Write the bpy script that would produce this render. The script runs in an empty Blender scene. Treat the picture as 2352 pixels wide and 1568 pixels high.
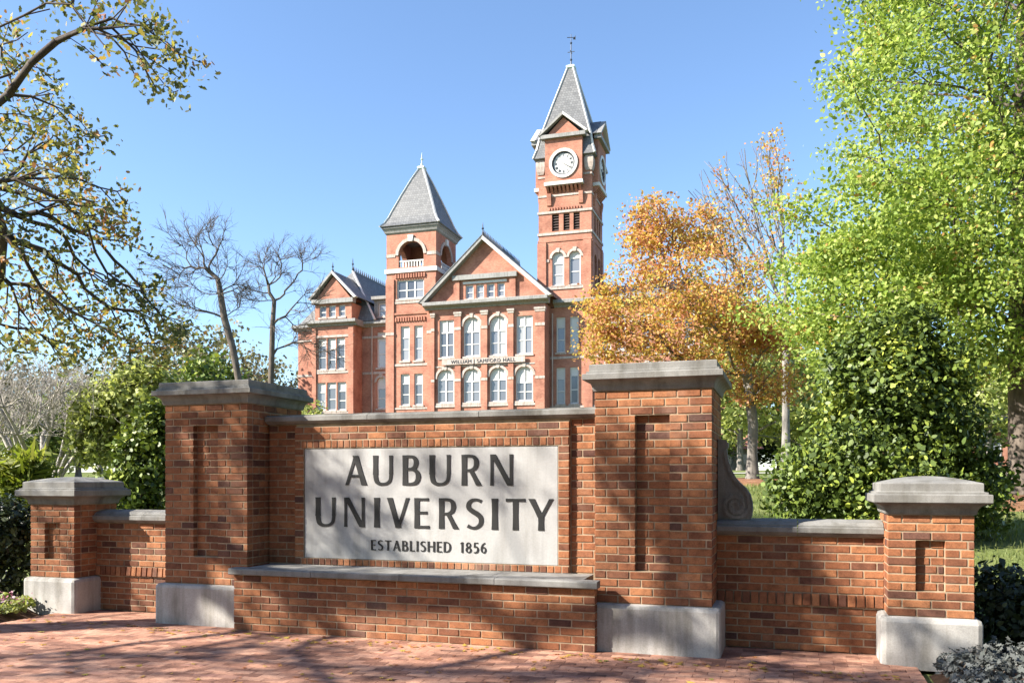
import bpy, bmesh, math, random
import numpy as np
from mathutils import Vector, Matrix

# ---------------------------------------------------------------- camera, sky, sun, exposure
R = math.radians
scene = bpy.context.scene
COL = scene.collection
CAM_H = 1.43
FOC = 1950.0 / 2352.0                       # focal length in picture widths
cam_d = bpy.data.cameras.new('camera')
cam_d.sensor_width = 36.0
cam_d.lens = 36.0 * FOC
cam_d.shift_y = 316.0 / 2352.0
cam_d.clip_start = 0.1
cam_d.clip_end = 6000
cam = bpy.data.objects.new('camera', cam_d)
cam.location = (0, 0, CAM_H)
cam.rotation_euler = (R(90), 0, 0)
COL.objects.link(cam)
scene.camera = cam

SUN_EL, SUN_AZ = 34.0, 74.0                 # azimuth: from straight behind the camera towards its left
to_sun = Vector((-math.sin(R(SUN_AZ)) * math.cos(R(SUN_EL)), -math.cos(R(SUN_AZ)) * math.cos(R(SUN_EL)), math.sin(R(SUN_EL))))
world = bpy.data.worlds.new('World')
scene.world = world
world.use_nodes = True
wn = world.node_tree
bg = wn.nodes['Background']
sky = wn.nodes.new('ShaderNodeTexSky')
sky.sky_type = 'NISHITA'
sky.sun_disc = False
sky.sun_elevation = R(SUN_EL)
sky.sun_rotation = math.atan2(to_sun.x, to_sun.y) % (2 * math.pi)
sky.altitude = 200
sky.air_density = 1.0
sky.dust_density = 0.45
sky.ozone_density = 4.0
wn.links.new(sky.outputs[0], bg.inputs[0])
bg.inputs[1].default_value = 0.085
sun_d = bpy.data.lights.new('sun', 'SUN')
sun_d.energy = 4.8
sun_d.angle = R(0.55)
sun_d.color = (1.0, 0.93, 0.82)
sun = bpy.data.objects.new('sun', sun_d)
sun.location = (-40, -20, 40)
sun.rotation_euler = (-to_sun).to_track_quat('-Z', 'Y').to_euler()
COL.objects.link(sun)
scene.view_settings.view_transform = 'Standard'
scene.view_settings.look = 'None'
scene.view_settings.gamma = 1.0
scene.view_settings.exposure = 1.80
scene.view_settings.use_curve_mapping = False
scene.cycles.use_denoising = True
scene.cycles.max_bounces = 6
scene.cycles.transparent_max_bounces = 4
scene.cycles.diffuse_bounces = 3
scene.cycles.glossy_bounces = 2

random.seed(7)
rng = np.random.default_rng(11)

# ---------------------------------------------------------------- helpers: materials
def new_mat(name):
    m = bpy.data.materials.new(name)
    m.use_nodes = True
    nt = m.node_tree
    b = nt.nodes['Principled BSDF']
    return m, nt, b

def N(nt, kind, **kw):
    n = nt.nodes.new(kind)
    for k, v in kw.items():
        setattr(n, k, v)
    return n

def ramp(nt, stops, interp='LINEAR'):
    n = nt.nodes.new('ShaderNodeValToRGB')
    cr = n.color_ramp
    cr.interpolation = interp
    while len(cr.elements) < len(stops):
        cr.elements.new(0.5)
    for e, (p, c) in zip(cr.elements, stops):
        e.position = p
        e.color = (c[0], c[1], c[2], 1)
    return n

def noise(nt, scale, detail=4, rough=0.55, coord='Object', vec=None):
    tc = nt.nodes.new('ShaderNodeTexCoord')
    n = nt.nodes.new('ShaderNodeTexNoise')
    n.inputs['Scale'].default_value = scale
    n.inputs['Detail'].default_value = detail
    n.inputs['Roughness'].default_value = rough
    nt.links.new(vec if vec is not None else tc.outputs[coord], n.inputs['Vector'])
    return n

def mixc(nt, mode, fac, a, b):
    n = nt.nodes.new('ShaderNodeMix')
    n.data_type = 'RGBA'
    n.blend_type = mode
    for sock, v in ((n.inputs[0], fac), (n.inputs[6], a), (n.inputs[7], b)):
        if hasattr(v, 'links') or hasattr(v, 'is_linked'):
            nt.links.new(v, sock)
        elif isinstance(v, (int, float)):
            sock.default_value = v
        else:
            sock.default_value = (v[0], v[1], v[2], 1)
    return n.outputs[2]

def bump(nt, b, height, strength=0.3, dist=0.01):
    n = nt.nodes.new('ShaderNodeBump')
    n.inputs['Strength'].default_value = strength
    n.inputs['Distance'].default_value = dist
    nt.links.new(height, n.inputs['Height'])
    nt.links.new(n.outputs[0], b.inputs['Normal'])

def mat_brick(name, stops, rough=0.85):
    """single bricks: colour from the object's (or the island's) own random number"""
    m, nt, b = new_mat(name)
    oi = N(nt, 'ShaderNodeObjectInfo')
    ge = N(nt, 'ShaderNodeNewGeometry')
    ad = N(nt, 'ShaderNodeMath', operation='ADD')
    nt.links.new(oi.outputs['Random'], ad.inputs[0])
    nt.links.new(ge.outputs['Random Per Island'], ad.inputs[1])
    fr = N(nt, 'ShaderNodeMath', operation='FRACT')
    nt.links.new(ad.outputs[0], fr.inputs[0])
    rp = ramp(nt, stops)
    nt.links.new(fr.outputs[0], rp.inputs[0])
    n1 = noise(nt, 14, 5, 0.65, vec=ge.outputs['Position'])
    r1 = ramp(nt, [(0.3, (0.62, 0.58, 0.56)), (0.5, (1, 1, 1)), (0.72, (1.22, 1.2, 1.15))])
    nt.links.new(n1.outputs[0], r1.inputs[0])
    c = mixc(nt, 'MULTIPLY', 1.0, rp.outputs[0], r1.outputs[0])
    n2 = noise(nt, 90, 3, 0.6, vec=ge.outputs['Position'])
    r2 = ramp(nt, [(0.35, (0.75, 0.75, 0.75)), (0.6, (1.08, 1.08, 1.08))])
    nt.links.new(n2.outputs[0], r2.inputs[0])
    c = mixc(nt, 'MULTIPLY', 0.8, c, r2.outputs[0])
    n3 = noise(nt, 2.2, 4, 0.6, vec=ge.outputs['Position'])
    r3 = ramp(nt, [(0.38, (0.84, 0.82, 0.82)), (0.62, (1.06, 1.06, 1.06))])
    nt.links.new(n3.outputs[0], r3.inputs[0])
    c = mixc(nt, 'MULTIPLY', 1.0, c, r3.outputs[0])
    # pale lime bloom in loose patches
    n4 = noise(nt, 1.3, 6, 0.7, vec=ge.outputs['Position'])
    r4 = ramp(nt, [(0.56, (0, 0, 0)), (0.74, (0.28, 0.28, 0.28))])
    nt.links.new(n4.outputs[0], r4.inputs[0])
    c = mixc(nt, 'MIX', r4.outputs[0], c, (0.33, 0.25, 0.20))
    nt.links.new(c, b.inputs['Base Color'])
    b.inputs['Roughness'].default_value = rough
    b.inputs['Specular IOR Level'].default_value = 0.25
    bump(nt, b, n2.outputs[0], 0.5, 0.004)
    return m

def mat_stone(name, col, var=0.2, rough=0.8, scale=3.0, stain=(0.50, 0.48, 0.43), speck=0.8):
    m, nt, b = new_mat(name)
    ge = N(nt, 'ShaderNodeNewGeometry')
    n1 = noise(nt, scale, 6, 0.65, vec=ge.outputs['Position'])
    d = tuple(v * (1 - var) for v in col)
    l = tuple(v * (1 + var * 0.6) for v in col)
    rp = ramp(nt, [(0.3, d), (0.7, l)])
    nt.links.new(n1.outputs[0], rp.inputs[0])
    n2 = noise(nt, scale * 30, 3, 0.6, vec=ge.outputs['Position'])
    r2 = ramp(nt, [(0.3, (0.8, 0.8, 0.8)), (0.6, (1.05, 1.05, 1.05))])
    nt.links.new(n2.outputs[0], r2.inputs[0])
    c = mixc(nt, 'MULTIPLY', speck, rp.outputs[0], r2.outputs[0])
    mp = N(nt, 'ShaderNodeMapping')
    mp.inputs['Scale'].default_value = (7, 7, 0.9)
    nt.links.new(ge.outputs['Position'], mp.inputs[0])
    n3 = noise(nt, 1.0, 4, 0.6, vec=mp.outputs[0])
    r3 = ramp(nt, [(0.46, (1, 1, 1)), (0.70, stain)])
    nt.links.new(n3.outputs[0], r3.inputs[0])
    c = mixc(nt, 'MULTIPLY', 0.8, c, r3.outputs[0])
    nt.links.new(c, b.inputs['Base Color'])
    b.inputs['Roughness'].default_value = rough
    b.inputs['Specular IOR Level'].default_value = 0.3
    bump(nt, b, n2.outputs[0], 0.35, 0.004)
    return m

def mat_plain(name, col, rough=0.6, var=0.12, scale=2.0, metallic=0.0, spec=0.4):
    m, nt, b = new_mat(name)
    ge = N(nt, 'ShaderNodeNewGeometry')
    n1 = noise(nt, scale, 4, 0.6, vec=ge.outputs['Position'])
    rp = ramp(nt, [(0.3, tuple(v * (1 - var) for v in col)), (0.7, tuple(v * (1 + var) for v in col))])
    nt.links.new(n1.outputs[0], rp.inputs[0])
    nt.links.new(rp.outputs[0], b.inputs['Base Color'])
    b.inputs['Roughness'].default_value = rough
    b.inputs['Metallic'].default_value = metallic
    b.inputs['Specular IOR Level'].default_value = spec
    return m

def mat_leaf(name, stops, transl=0.4, rough=0.55, spec=0.3, tint=(1.5, 1.5, 0.9)):
    m, nt, b = new_mat(name)
    ge = N(nt, 'ShaderNodeNewGeometry')
    rp = ramp(nt, stops)
    # clumps share a tone, single leaves vary round it
    n1 = noise(nt, 0.9, 3, 0.6, vec=ge.outputs['Position'])
    ma = N(nt, 'ShaderNodeMath', operation='MULTIPLY_ADD')
    nt.links.new(n1.outputs[0], ma.inputs[0])
    ma.inputs[1].default_value = 1.3
    ma.inputs[2].default_value = -0.62
    ml = N(nt, 'ShaderNodeMath', operation='MULTIPLY_ADD')
    nt.links.new(ge.outputs['Random Per Island'], ml.inputs[0])
    ml.inputs[1].default_value = 0.9
    nt.links.new(ma.outputs[0], ml.inputs[2])
    nt.links.new(ml.outputs[0], rp.inputs[0])
    nt.links.new(rp.outputs[0], b.inputs['Base Color'])
    b.inputs['Roughness'].default_value = rough
    b.inputs['Specular IOR Level'].default_value = spec
    tr = N(nt, 'ShaderNodeBsdfTranslucent')
    c = mixc(nt, 'MULTIPLY', 1.0, rp.outputs[0], tint)
    nt.links.new(c, tr.inputs[0])
    mx = N(nt, 'ShaderNodeMixShader')
    mx.inputs[0].default_value = transl
    nt.links.new(b.outputs[0], mx.inputs[1])
    nt.links.new(tr.outputs[0], mx.inputs[2])
    nt.links.new(mx.outputs[0], nt.nodes['Material Output'].inputs[0])
    return m

def mat_bark(name, col, scale=6):
    m, nt, b = new_mat(name)
    ge = N(nt, 'ShaderNodeNewGeometry')
    mp = N(nt, 'ShaderNodeMapping')
    mp.inputs['Scale'].default_value = (1, 1, 0.3)
    nt.links.new(ge.outputs['Position'], mp.inputs[0])
    n1 = noise(nt, scale, 6, 0.7, vec=mp.outputs[0])
    rp = ramp(nt, [(0.32, tuple(v * 0.45 for v in col)), (0.5, col), (0.7, tuple(min(1, v * 1.5) for v in col))])
    nt.links.new(n1.outputs[0], rp.inputs[0])
    nt.links.new(rp.outputs[0], b.inputs['Base Color'])
    b.inputs['Roughness'].default_value = 0.9
    b.inputs['Specular IOR Level'].default_value = 0.15
    bump(nt, b, n1.outputs[0], 0.6, 0.02)
    return m

MAT = {}
MAT['brick'] = mat_brick('sign_brick', [(0.0, (0.08, 0.038, 0.03)), (0.05, (0.14, 0.058, 0.034)), (0.25, (0.215, 0.082, 0.039)),
                                        (0.55, (0.27, 0.108, 0.049)), (0.80, (0.32, 0.138, 0.063)), (0.95, (0.215, 0.088, 0.045)), (1.0, (0.11, 0.055, 0.042))])
MAT['paver'] = mat_brick('paving_brick', [(0.0, (0.17, 0.085, 0.062)), (0.2, (0.28, 0.138, 0.094)), (0.5, (0.38, 0.198, 0.135)), (0.85, (0.44, 0.25, 0.175)), (1.0, (0.30, 0.155, 0.118))], 0.9)
MAT['mortar'] = mat_stone('mortar', (0.34, 0.255, 0.175), 0.25, 0.95, 9)
MAT['sand'] = mat_stone('joint_sand', (0.17, 0.11, 0.08), 0.25, 0.95, 9)
MAT['coping'] = mat_stone('cast_stone_grey', (0.205, 0.20, 0.19), 0.32, 0.85, 4)
MAT['base'] = mat_stone('cast_stone_pale', (0.38, 0.365, 0.345), 0.24, 0.85, 3)
MAT['panel'] = mat_stone('limestone_panel', (0.345, 0.342, 0.338), 0.12, 0.7, 2, (0.74, 0.73, 0.71), 0.3)
MAT['letter'] = mat_plain('black_letter', (0.007, 0.007, 0.007), 0.6, 0.3, 20)

# building
def mat_wallbrick():
    m, nt, b = new_mat('hall_brick')
    tc = N(nt, 'ShaderNodeTexCoord')
    ge = N(nt, 'ShaderNodeNewGeometry')
    sx = N(nt, 'ShaderNodeSeparateXYZ')
    nt.links.new(tc.outputs['Object'], sx.inputs[0])
    ad = N(nt, 'ShaderNodeMath', operation='ADD')
    nt.links.new(sx.outputs[0], ad.inputs[0])
    nt.links.new(sx.outputs[1], ad.inputs[1])
    cx = N(nt, 'ShaderNodeCombineXYZ')
    nt.links.new(ad.outputs[0], cx.inputs[0])
    nt.links.new(sx.outputs[2], cx.inputs[1])
    br = N(nt, 'ShaderNodeTexBrick')
    br.inputs['Scale'].default_value = 1.0
    br.inputs['Brick Width'].default_value = 0.22
    br.inputs['Row Height'].default_value = 0.075
    br.inputs['Mortar Size'].default_value = 0.008
    br.inputs['Color1'].default_value = (0.30, 0.112, 0.076, 1)
    br.inputs['Color2'].default_value = (0.385, 0.165, 0.112, 1)
    br.inputs['Mortar'].default_value = (0.36, 0.22, 0.16, 1)
    nt.links.new(cx.outputs[0], br.inputs['Vector'])
    n1 = noise(nt, 0.55, 6, 0.7, vec=ge.outputs['Position'])
    r1 = ramp(nt, [(0.30, (0.62, 0.58, 0.58)), (0.5, (1, 1, 1)), (0.7, (1.18, 1.26, 1.26))])
    nt.links.new(n1.outputs[0], r1.inputs[0])
    c = mixc(nt, 'MULTIPLY', 1.0, br.outputs[0], r1.outputs[0])
    nt.links.new(c, b.inputs['Base Color'])
    b.inputs['Roughness'].default_value = 0.9
    b.inputs['Specular IOR Level'].default_value = 0.2
    return m
MAT['hall'] = mat_wallbrick()
MAT['hallstone'] = mat_stone('hall_stone', (0.44, 0.37, 0.33), 0.2, 0.85, 0.8)
MAT['hallwhite'] = mat_plain('white_paint', (0.52, 0.51, 0.49), 0.5, 0.05, 1)
MAT['cornice'] = mat_stone('cornice_metal', (0.25, 0.245, 0.237), 0.15, 0.6, 0.6)
def mat_slate():
    m, nt, b = new_mat('roof_slate')
    tc = N(nt, 'ShaderNodeTexCoord')
    sx = N(nt, 'ShaderNodeSeparateXYZ')
    nt.links.new(tc.outputs['Object'], sx.inputs[0])
    ad = N(nt, 'ShaderNodeMath', operation='ADD')
    nt.links.new(sx.outputs[0], ad.inputs[0])
    nt.links.new(sx.outputs[1], ad.inputs[1])
    cx = N(nt, 'ShaderNodeCombineXYZ')
    nt.links.new(ad.outputs[0], cx.inputs[0])
    nt.links.new(sx.outputs[2], cx.inputs[1])
    br = N(nt, 'ShaderNodeTexBrick')
    br.inputs['Brick Width'].default_value = 0.3
    br.inputs['Row Height'].default_value = 0.28
    br.inputs['Mortar Size'].default_value = 0.016
    br.inputs['Color1'].default_value = (0.095, 0.098, 0.102, 1)
    br.inputs['Color2'].default_value = (0.15, 0.152, 0.155, 1)
    br.inputs['Mortar'].default_value = (0.05, 0.05, 0.053, 1)
    br.inputs['Scale'].default_value = 1.0
    nt.links.new(cx.outputs[0], br.inputs['Vector'])
    nt.links.new(br.outputs[0], b.inputs['Base Color'])
    b.inputs['Roughness'].default_value = 0.55
    b.inputs['Specular IOR Level'].default_value = 0.4
    return m
MAT['slate'] = mat_slate()
MAT['dark'] = mat_plain('dark_interior', (0.03, 0.026, 0.024), 0.8)
MAT['louvre'] = mat_plain('dark_louvre', (0.06, 0.04, 0.035), 0.7)
MAT['iron'] = mat_plain('black_iron', (0.035, 0.04, 0.05), 0.5)
MAT['copper'] = mat_plain('pale_green_copper', (0.42, 0.52, 0.46), 0.6)
m, nt, b = new_mat('window_glass')
b.inputs['Base Color'].default_value = (0.15, 0.16, 0.18, 1)
b.inputs['Roughness'].default_value = 0.12
b.inputs['Specular IOR Level'].default_value = 0.9
oi = N(nt, 'ShaderNodeObjectInfo')
gr = ramp(nt, [(0.0, (0.05, 0.055, 0.065)), (0.45, (0.12, 0.13, 0.15)), (0.75, (0.20, 0.21, 0.23)), (1.0, (0.34, 0.33, 0.31))])
nt.links.new(oi.outputs['Random'], gr.inputs[0])
nt.links.new(gr.outputs[0], b.inputs['Base Color'])
gn = noise(nt, 0.8, 2, 0.5)
bump(nt, b, gn.outputs[0], 0.05, 0.05)
MAT['glass'] = m

# ground and plants
def mat_ground(name, stops, s1=1.2, s2=30, bumpd=0.03):
    m, nt, b = new_mat(name)
    ge = N(nt, 'ShaderNodeNewGeometry')
    n1 = noise(nt, s1, 6, 0.65, vec=ge.outputs['Position'])
    rp = ramp(nt, stops)
    nt.links.new(n1.outputs[0], rp.inputs[0])
    n2 = noise(nt, s2, 4, 0.7, vec=ge.outputs['Position'])
    r2 = ramp(nt, [(0.3, (0.55, 0.55, 0.55)), (0.65, (1.2, 1.2, 1.2))])
    nt.links.new(n2.outputs[0], r2.inputs[0])
    c = mixc(nt, 'MULTIPLY', 1.0, rp.outputs[0], r2.outputs[0])
    nt.links.new(c, b.inputs['Base Color'])
    b.inputs['Roughness'].default_value = 0.95
    b.inputs['Specular IOR Level'].default_value = 0.1
    bump(nt, b, n2.outputs[0], 0.8, bumpd)
    return m
MAT['lawn'] = mat_ground('lawn', [(0.3, (0.09, 0.12, 0.035)), (0.5, (0.14, 0.17, 0.055)), (0.72, (0.20, 0.21, 0.085))])
MAT['mulch'] = mat_ground('pine_straw_mulch', [(0.3, (0.16, 0.08, 0.045)), (0.55, (0.27, 0.14, 0.08)), (0.75, (0.36, 0.21, 0.13))], 3, 60)
MAT['soil'] = mat_ground('dark_mulch', [(0.3, (0.05, 0.03, 0.02)), (0.55, (0.11, 0.065, 0.045)), (0.75, (0.2, 0.12, 0.08))], 6, 70)
MAT['concrete'] = mat_stone('path_concrete', (0.38, 0.36, 0.34), 0.1, 0.9, 1)
MAT['bark_grey'] = mat_bark('grey_bark', (0.17, 0.155, 0.14))
MAT['bark_dark'] = mat_bark('dark_bark', (0.085, 0.07, 0.06))
MAT['bark_brown'] = mat_bark('brown_bark', (0.11, 0.09, 0.075))
MAT['bark_pale'] = mat_bark('pale_bark', (0.27, 0.245, 0.22), 10)
MAT['bark_myrtle'] = mat_bark('smooth_grey_bark', (0.36, 0.33, 0.30), 10)
MAT['leaf_maple'] = mat_leaf('yellow_green_leaf', [(0.0, (0.1222, 0.194, 0.0375)), (0.35, (0.2162, 0.3007, 0.0562)), (0.7, (0.329, 0.4074, 0.0938)), (0.97, (0.4324, 0.4656, 0.15)), (1.0, (0.423, 0.2328, 0.075))], 0.42, tint=(1.35, 1.35, 0.9))
MAT['leaf_orange'] = mat_leaf('orange_leaf', [(0.0, (0.36, 0.14, 0.075)), (0.22, (0.48, 0.23, 0.11)), (0.42, (0.50, 0.29, 0.11)), (0.6, (0.50, 0.35, 0.075)), (0.85, (0.48, 0.39, 0.085)), (1.0, (0.26, 0.29, 0.08))], 0.42, tint=(1.3, 1.2, 0.9))
MAT['leaf_oak'] = mat_leaf('oak_leaf', [(0.0, (0.055, 0.0705, 0.0356)), (0.3, (0.1101, 0.1283, 0.0497)), (0.55, (0.1958, 0.1924, 0.0708)), (0.75, (0.3426, 0.3078, 0.085)), (0.9, (0.3914, 0.2053, 0.085)), (1.0, (0.2691, 0.1283, 0.085))], 0.35)
MAT['leaf_magnolia'] = mat_leaf('glossy_dark_leaf', [(0.0, (0.0367, 0.0595, 0.0153)), (0.4, (0.0794, 0.1189, 0.024)), (0.8, (0.1466, 0.1963, 0.0328)), (1.0, (0.3053, 0.3451, 0.0545))], 0.15, 0.5, 0.3)
MAT['leaf_sage'] = mat_leaf('sage_green_leaf', [(0.0, (0.1333, 0.1598, 0.0532)), (0.5, (0.2664, 0.3063, 0.0933)), (1.0, (0.4528, 0.4796, 0.1732))], 0.35)
MAT['leaf_far'] = mat_leaf('far_olive_leaf', [(0.0, (0.0737, 0.0835, 0.0428)), (0.5, (0.1555, 0.1518, 0.0856)), (0.85, (0.2455, 0.2201, 0.1497)), (1.0, (0.2946, 0.1822, 0.1283))], 0.3)
MAT['leaf_bright'] = mat_leaf('bright_strap_leaf', [(0.0, (0.0768, 0.1056, 0.0144)), (0.6, (0.1728, 0.2112, 0.0288)), (1.0, (0.24, 0.2496, 0.0672))], 0.4)
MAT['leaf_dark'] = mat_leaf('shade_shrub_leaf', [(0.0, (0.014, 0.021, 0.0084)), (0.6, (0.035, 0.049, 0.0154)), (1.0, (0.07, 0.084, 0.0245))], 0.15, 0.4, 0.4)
MAT['leaf_silver'] = mat_leaf('silver_leaf', [(0.0, (0.0765, 0.0847, 0.0792)), (0.5, (0.1229, 0.1312, 0.1256)), (1.0, (0.1803, 0.1858, 0.1803))], 0.15, 0.8, 0.1, (1, 1, 1))
MAT['petal_pink'] = mat_leaf('pink_petal', [(0.0, (0.2925, 0.078, 0.143)), (0.6, (0.403, 0.182, 0.247)), (1.0, (0.4875, 0.403, 0.429))], 0.3, tint=(1, 1, 1))
MAT['grass'] = mat_leaf('grass_blade', [(0.0, (0.0744, 0.1054, 0.0248)), (0.6, (0.1426, 0.1736, 0.0434)), (1.0, (0.2232, 0.2232, 0.0868))], 0.35)

# ---------------------------------------------------------------- helpers: meshes and objects
class MB:
    def __init__(s):
        s.v, s.f = [], []
    def poly(s, pts):
        n = len(s.v)
        s.v += [tuple(p) for p in pts]
        s.f.append(tuple(range(n, n + len(pts))))
    def box(s, x0, x1, y0, y1, z0, z1):
        n = len(s.v)
        s.v += [(x0, y0, z0), (x1, y0, z0), (x1, y1, z0), (x0, y1, z0), (x0, y0, z1), (x1, y0, z1), (x1, y1, z1), (x0, y1, z1)]
        s.f += [tuple(n + i for i in q) for q in ((0, 3, 2, 1), (4, 5, 6, 7), (0, 1, 5, 4), (1, 2, 6, 5), (2, 3, 7, 6), (3, 0, 4, 7))]
        return s
    def prism(s, pts, a, b, axis='y'):
        """closed 2-D outline swept from a to b; outline is (x,z) for axis y, (y,z) for axis x, (x,y) for axis z"""
        n = len(s.v); k = len(pts)
        def P(p, t):
            return {'y': (p[0], t, p[1]), 'x': (t, p[0], p[1]), 'z': (p[0], p[1], t)}[axis]
        s.v += [P(p, a) for p in pts] + [P(p, b) for p in pts]
        s.f.append(tuple(n + i for i in range(k)))
        s.f.append(tuple(n + k + i for i in reversed(range(k))))
        for i in range(k):
            j = (i + 1) % k
            s.f.append((n + i, n + k + i, n + k + j, n + j))
        return s
    def square_lathe(s, hx, hy, prof, cx=0, cy=0, close_bottom=True):
        """a rectangle hx by hy swept up a list of (offset, z)"""
        n = len(s.v)
        for o, z in prof:
            s.v += [(cx - hx - o, cy - hy - o, z), (cx + hx + o, cy - hy - o, z), (cx + hx + o, cy + hy + o, z), (cx - hx - o, cy + hy + o, z)]
        for i in range(len(prof) - 1):
            for j in range(4):
                a, b2 = n + 4 * i + j, n + 4 * i + (j + 1) % 4
                s.f.append((a, b2, b2 + 4, a + 4))
        if close_bottom:
            s.f.append((n + 3, n + 2, n + 1, n))
        t = n + 4 * (len(prof) - 1)
        s.f.append((t, t + 1, t + 2, t + 3))
        return s
    def lathe(s, prof, cx=0, cy=0, seg=12):
        n = len(s.v)
        for r, z in prof:
            for k in range(seg):
                a = 2 * math.pi * k / seg
                s.v.append((cx + r * math.cos(a), cy + r * math.sin(a), z))
        for i in range(len(prof) - 1):
            for k in range(seg):
                a, b2 = n + seg * i + k, n + seg * i + (k + 1) % seg
                s.f.append((a, b2, b2 + seg, a + seg))
        s.f.append(tuple(n + k for k in reversed(range(seg))))
        t = n + seg * (len(prof) - 1)
        s.f.append(tuple(t + k for k in range(seg)))
        return s
    def bar(s, p, q, w, h=None):
        """square bar from p to q"""
        p, q = Vector(p), Vector(q)
        d = (q - p).normalized()
        ref = Vector((0, 0, 1)) if abs(d.z) < 0.95 else Vector((0, 1, 0))
        a = d.cross(ref).normalized() * (w / 2)
        b2 = a.cross(d).normalized() * ((h or w) / 2)
        n = len(s.v)
        for c in (p, q):
            s.v += [tuple(c - a - b2), tuple(c + a - b2), tuple(c + a + b2), tuple(c - a + b2)]
        s.f += [tuple(n + i for i in t) for t in ((0, 1, 2, 3), (7, 6, 5, 4), (0, 4, 5, 1), (1, 5, 6, 2), (2, 6, 7, 3), (3, 7, 4, 0))]
        return s
    def mesh(s, name):
        me = bpy.data.meshes.new(name)
        me.from_pydata(s.v, [], s.f)
        bm = bmesh.new(); bm.from_mesh(me)
        bmesh.ops.recalc_face_normals(bm, faces=bm.faces)
        bm.to_mesh(me); bm.free()
        return me
    def build(s, name, mat, parent=None, **kw):
        return put(name, s.mesh(name), mat, parent, **kw)

def put(name, me, mat=None, parent=None, loc=(0, 0, 0), rz=0.0, kind=None, label=None, cat=None, group=None):
    if mat is not None and not me.materials:
        me.materials.append(MAT[mat] if isinstance(mat, str) else mat)
    o = bpy.data.objects.new(name, me)
    COL.objects.link(o)
    o.parent = parent
    o.location = loc
    o.rotation_euler = (0, 0, rz)
    if kind: o['kind'] = kind
    if label: o['label'] = label
    if cat: o['category'] = cat
    if group: o['group'] = group
    return o

def thing(name, label, cat, loc=(0, 0, 0), rz=0.0, group=None):
    o = bpy.data.objects.new(name, None)
    o.empty_display_size = 0.3
    COL.objects.link(o)
    o.location = loc
    o.rotation_euler = (0, 0, rz)
    o['label'] = label
    o['category'] = cat
    if group: o['group'] = group
    return o

def fast_mesh(name, V, F, smooth=False):
    """V (n,3), F (m,k) index array with k equal for all faces"""
    me = bpy.data.meshes.new(name)
    V = np.ascontiguousarray(V, dtype=np.float32); F = np.ascontiguousarray(F, dtype=np.int32)
    m, k = F.shape
    me.vertices.add(len(V)); me.vertices.foreach_set('co', V.ravel())
    me.loops.add(m * k); me.loops.foreach_set('vertex_index', F.ravel())
    me.polygons.add(m)
    me.polygons.foreach_set('loop_start', np.arange(0, m * k, k, dtype=np.int32))
    if smooth:
        me.polygons.foreach_set('use_smooth', np.ones(m, dtype=bool))
    me.update(calc_edges=True)
    return me

def join_fast(name, parts, smooth=False):
    Vs, Fs, o = [], [], 0
    for V, F in parts:
        Vs.append(V); Fs.append(F + o); o += len(V)
    return fast_mesh(name, np.concatenate(Vs), np.concatenate(Fs), smooth)

# frame of the gateway sign: x along the wall (to the right), y away from the viewer
S_ROT = R(-18.0)
S_C, S_S = math.cos(R(18)), math.sin(R(18))
S_ORG = (-0.931, 7.68)
def S(x, y, z=0.0):
    return (S_ORG[0] + x * S_C + y * S_S, S_ORG[1] - x * S_S + y * S_C, z)
def S_inv(X, Y):
    dx, dy = X - S_ORG[0], Y - S_ORG[1]
    return dx * S_C - dy * S_S, dx * S_S + dy * S_C
def at(px, py, Y):
    """point seen at (px, py) of the 2352-wide photograph, at distance Y"""
    return Vector(((px - 1176) / 1950.0 * Y, Y, CAM_H + (1100 - py) / 1950.0 * Y))
def proj(P):
    P = np.asarray(P, dtype=float)
    Y = np.maximum(P[..., 1], 0.01)
    return 1176 + 1950 * P[..., 0] / Y, 1100 - 1950 * (P[..., 2] - CAM_H) / Y

def ground_h(X, Y):
    d = (np.asarray(X) - S_ORG[0]) * S_S + (np.asarray(Y) - S_ORG[1]) * S_C
    e = np.maximum(d - 0.45, 0)
    h = 1.55 * (1 - np.exp(-e / 10.0)) + 0.010 * np.minimum(e, 90)
    return np.where(d < 0.45, -0.06, h - 0.06)
def gz(X, Y):
    return float(ground_h(X, Y))

# ---------------------------------------------------------------- terrain, paving, beds
def axis(lo, hi, n, k):
    t = np.linspace(-1, 1, n)
    a = np.sinh(t * k) / np.sinh(k)
    return np.where(a < 0, -a * lo, a * hi)
gx = axis(-1600, 1600, 170, 6.0)
gy = axis(-600, 2400, 190, 6.0) + 8
GX, GY = np.meshgrid(gx, gy)
GZ = ground_h(GX, GY) + 0.03 * np.sin(GX * 0.31) * np.sin(GY * 0.27) * np.clip((((GX - S_ORG[0]) * S_S + (GY - S_ORG[1]) * S_C) - 3) / 8, 0, 1)
nx, ny = len(gx), len(gy)
idx = np.arange(nx * ny).reshape(ny, nx)
Fq = np.stack([idx[:-1, :-1], idx[:-1, 1:], idx[1:, 1:], idx[1:, :-1]], -1).reshape(-1, 4)
put('ground', fast_mesh('ground', np.stack([GX, GY, GZ], -1).reshape(-1, 3), Fq, True), 'lawn', kind='structure')

_brick_cache = {}
def brick_mesh(l, d, h, key='brick', ch=0.004):
    k = (key, round(l, 3), round(d, 3), round(h, 4))
    if k not in _brick_cache:
        bm = bmesh.new()
        bmesh.ops.create_cube(bm, size=1.0)
        bmesh.ops.scale(bm, vec=(k[1], k[2], k[3]), verts=bm.verts)
        bmesh.ops.bevel(bm, geom=list(bm.edges), offset=ch, segments=1, affect='EDGES')
        me = bpy.data.meshes.new(key)
        bm.to_mesh(me); bm.free()
        me.materials.append(MAT[key])
        _brick_cache[k] = me
    return _brick_cache[k]

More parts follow.
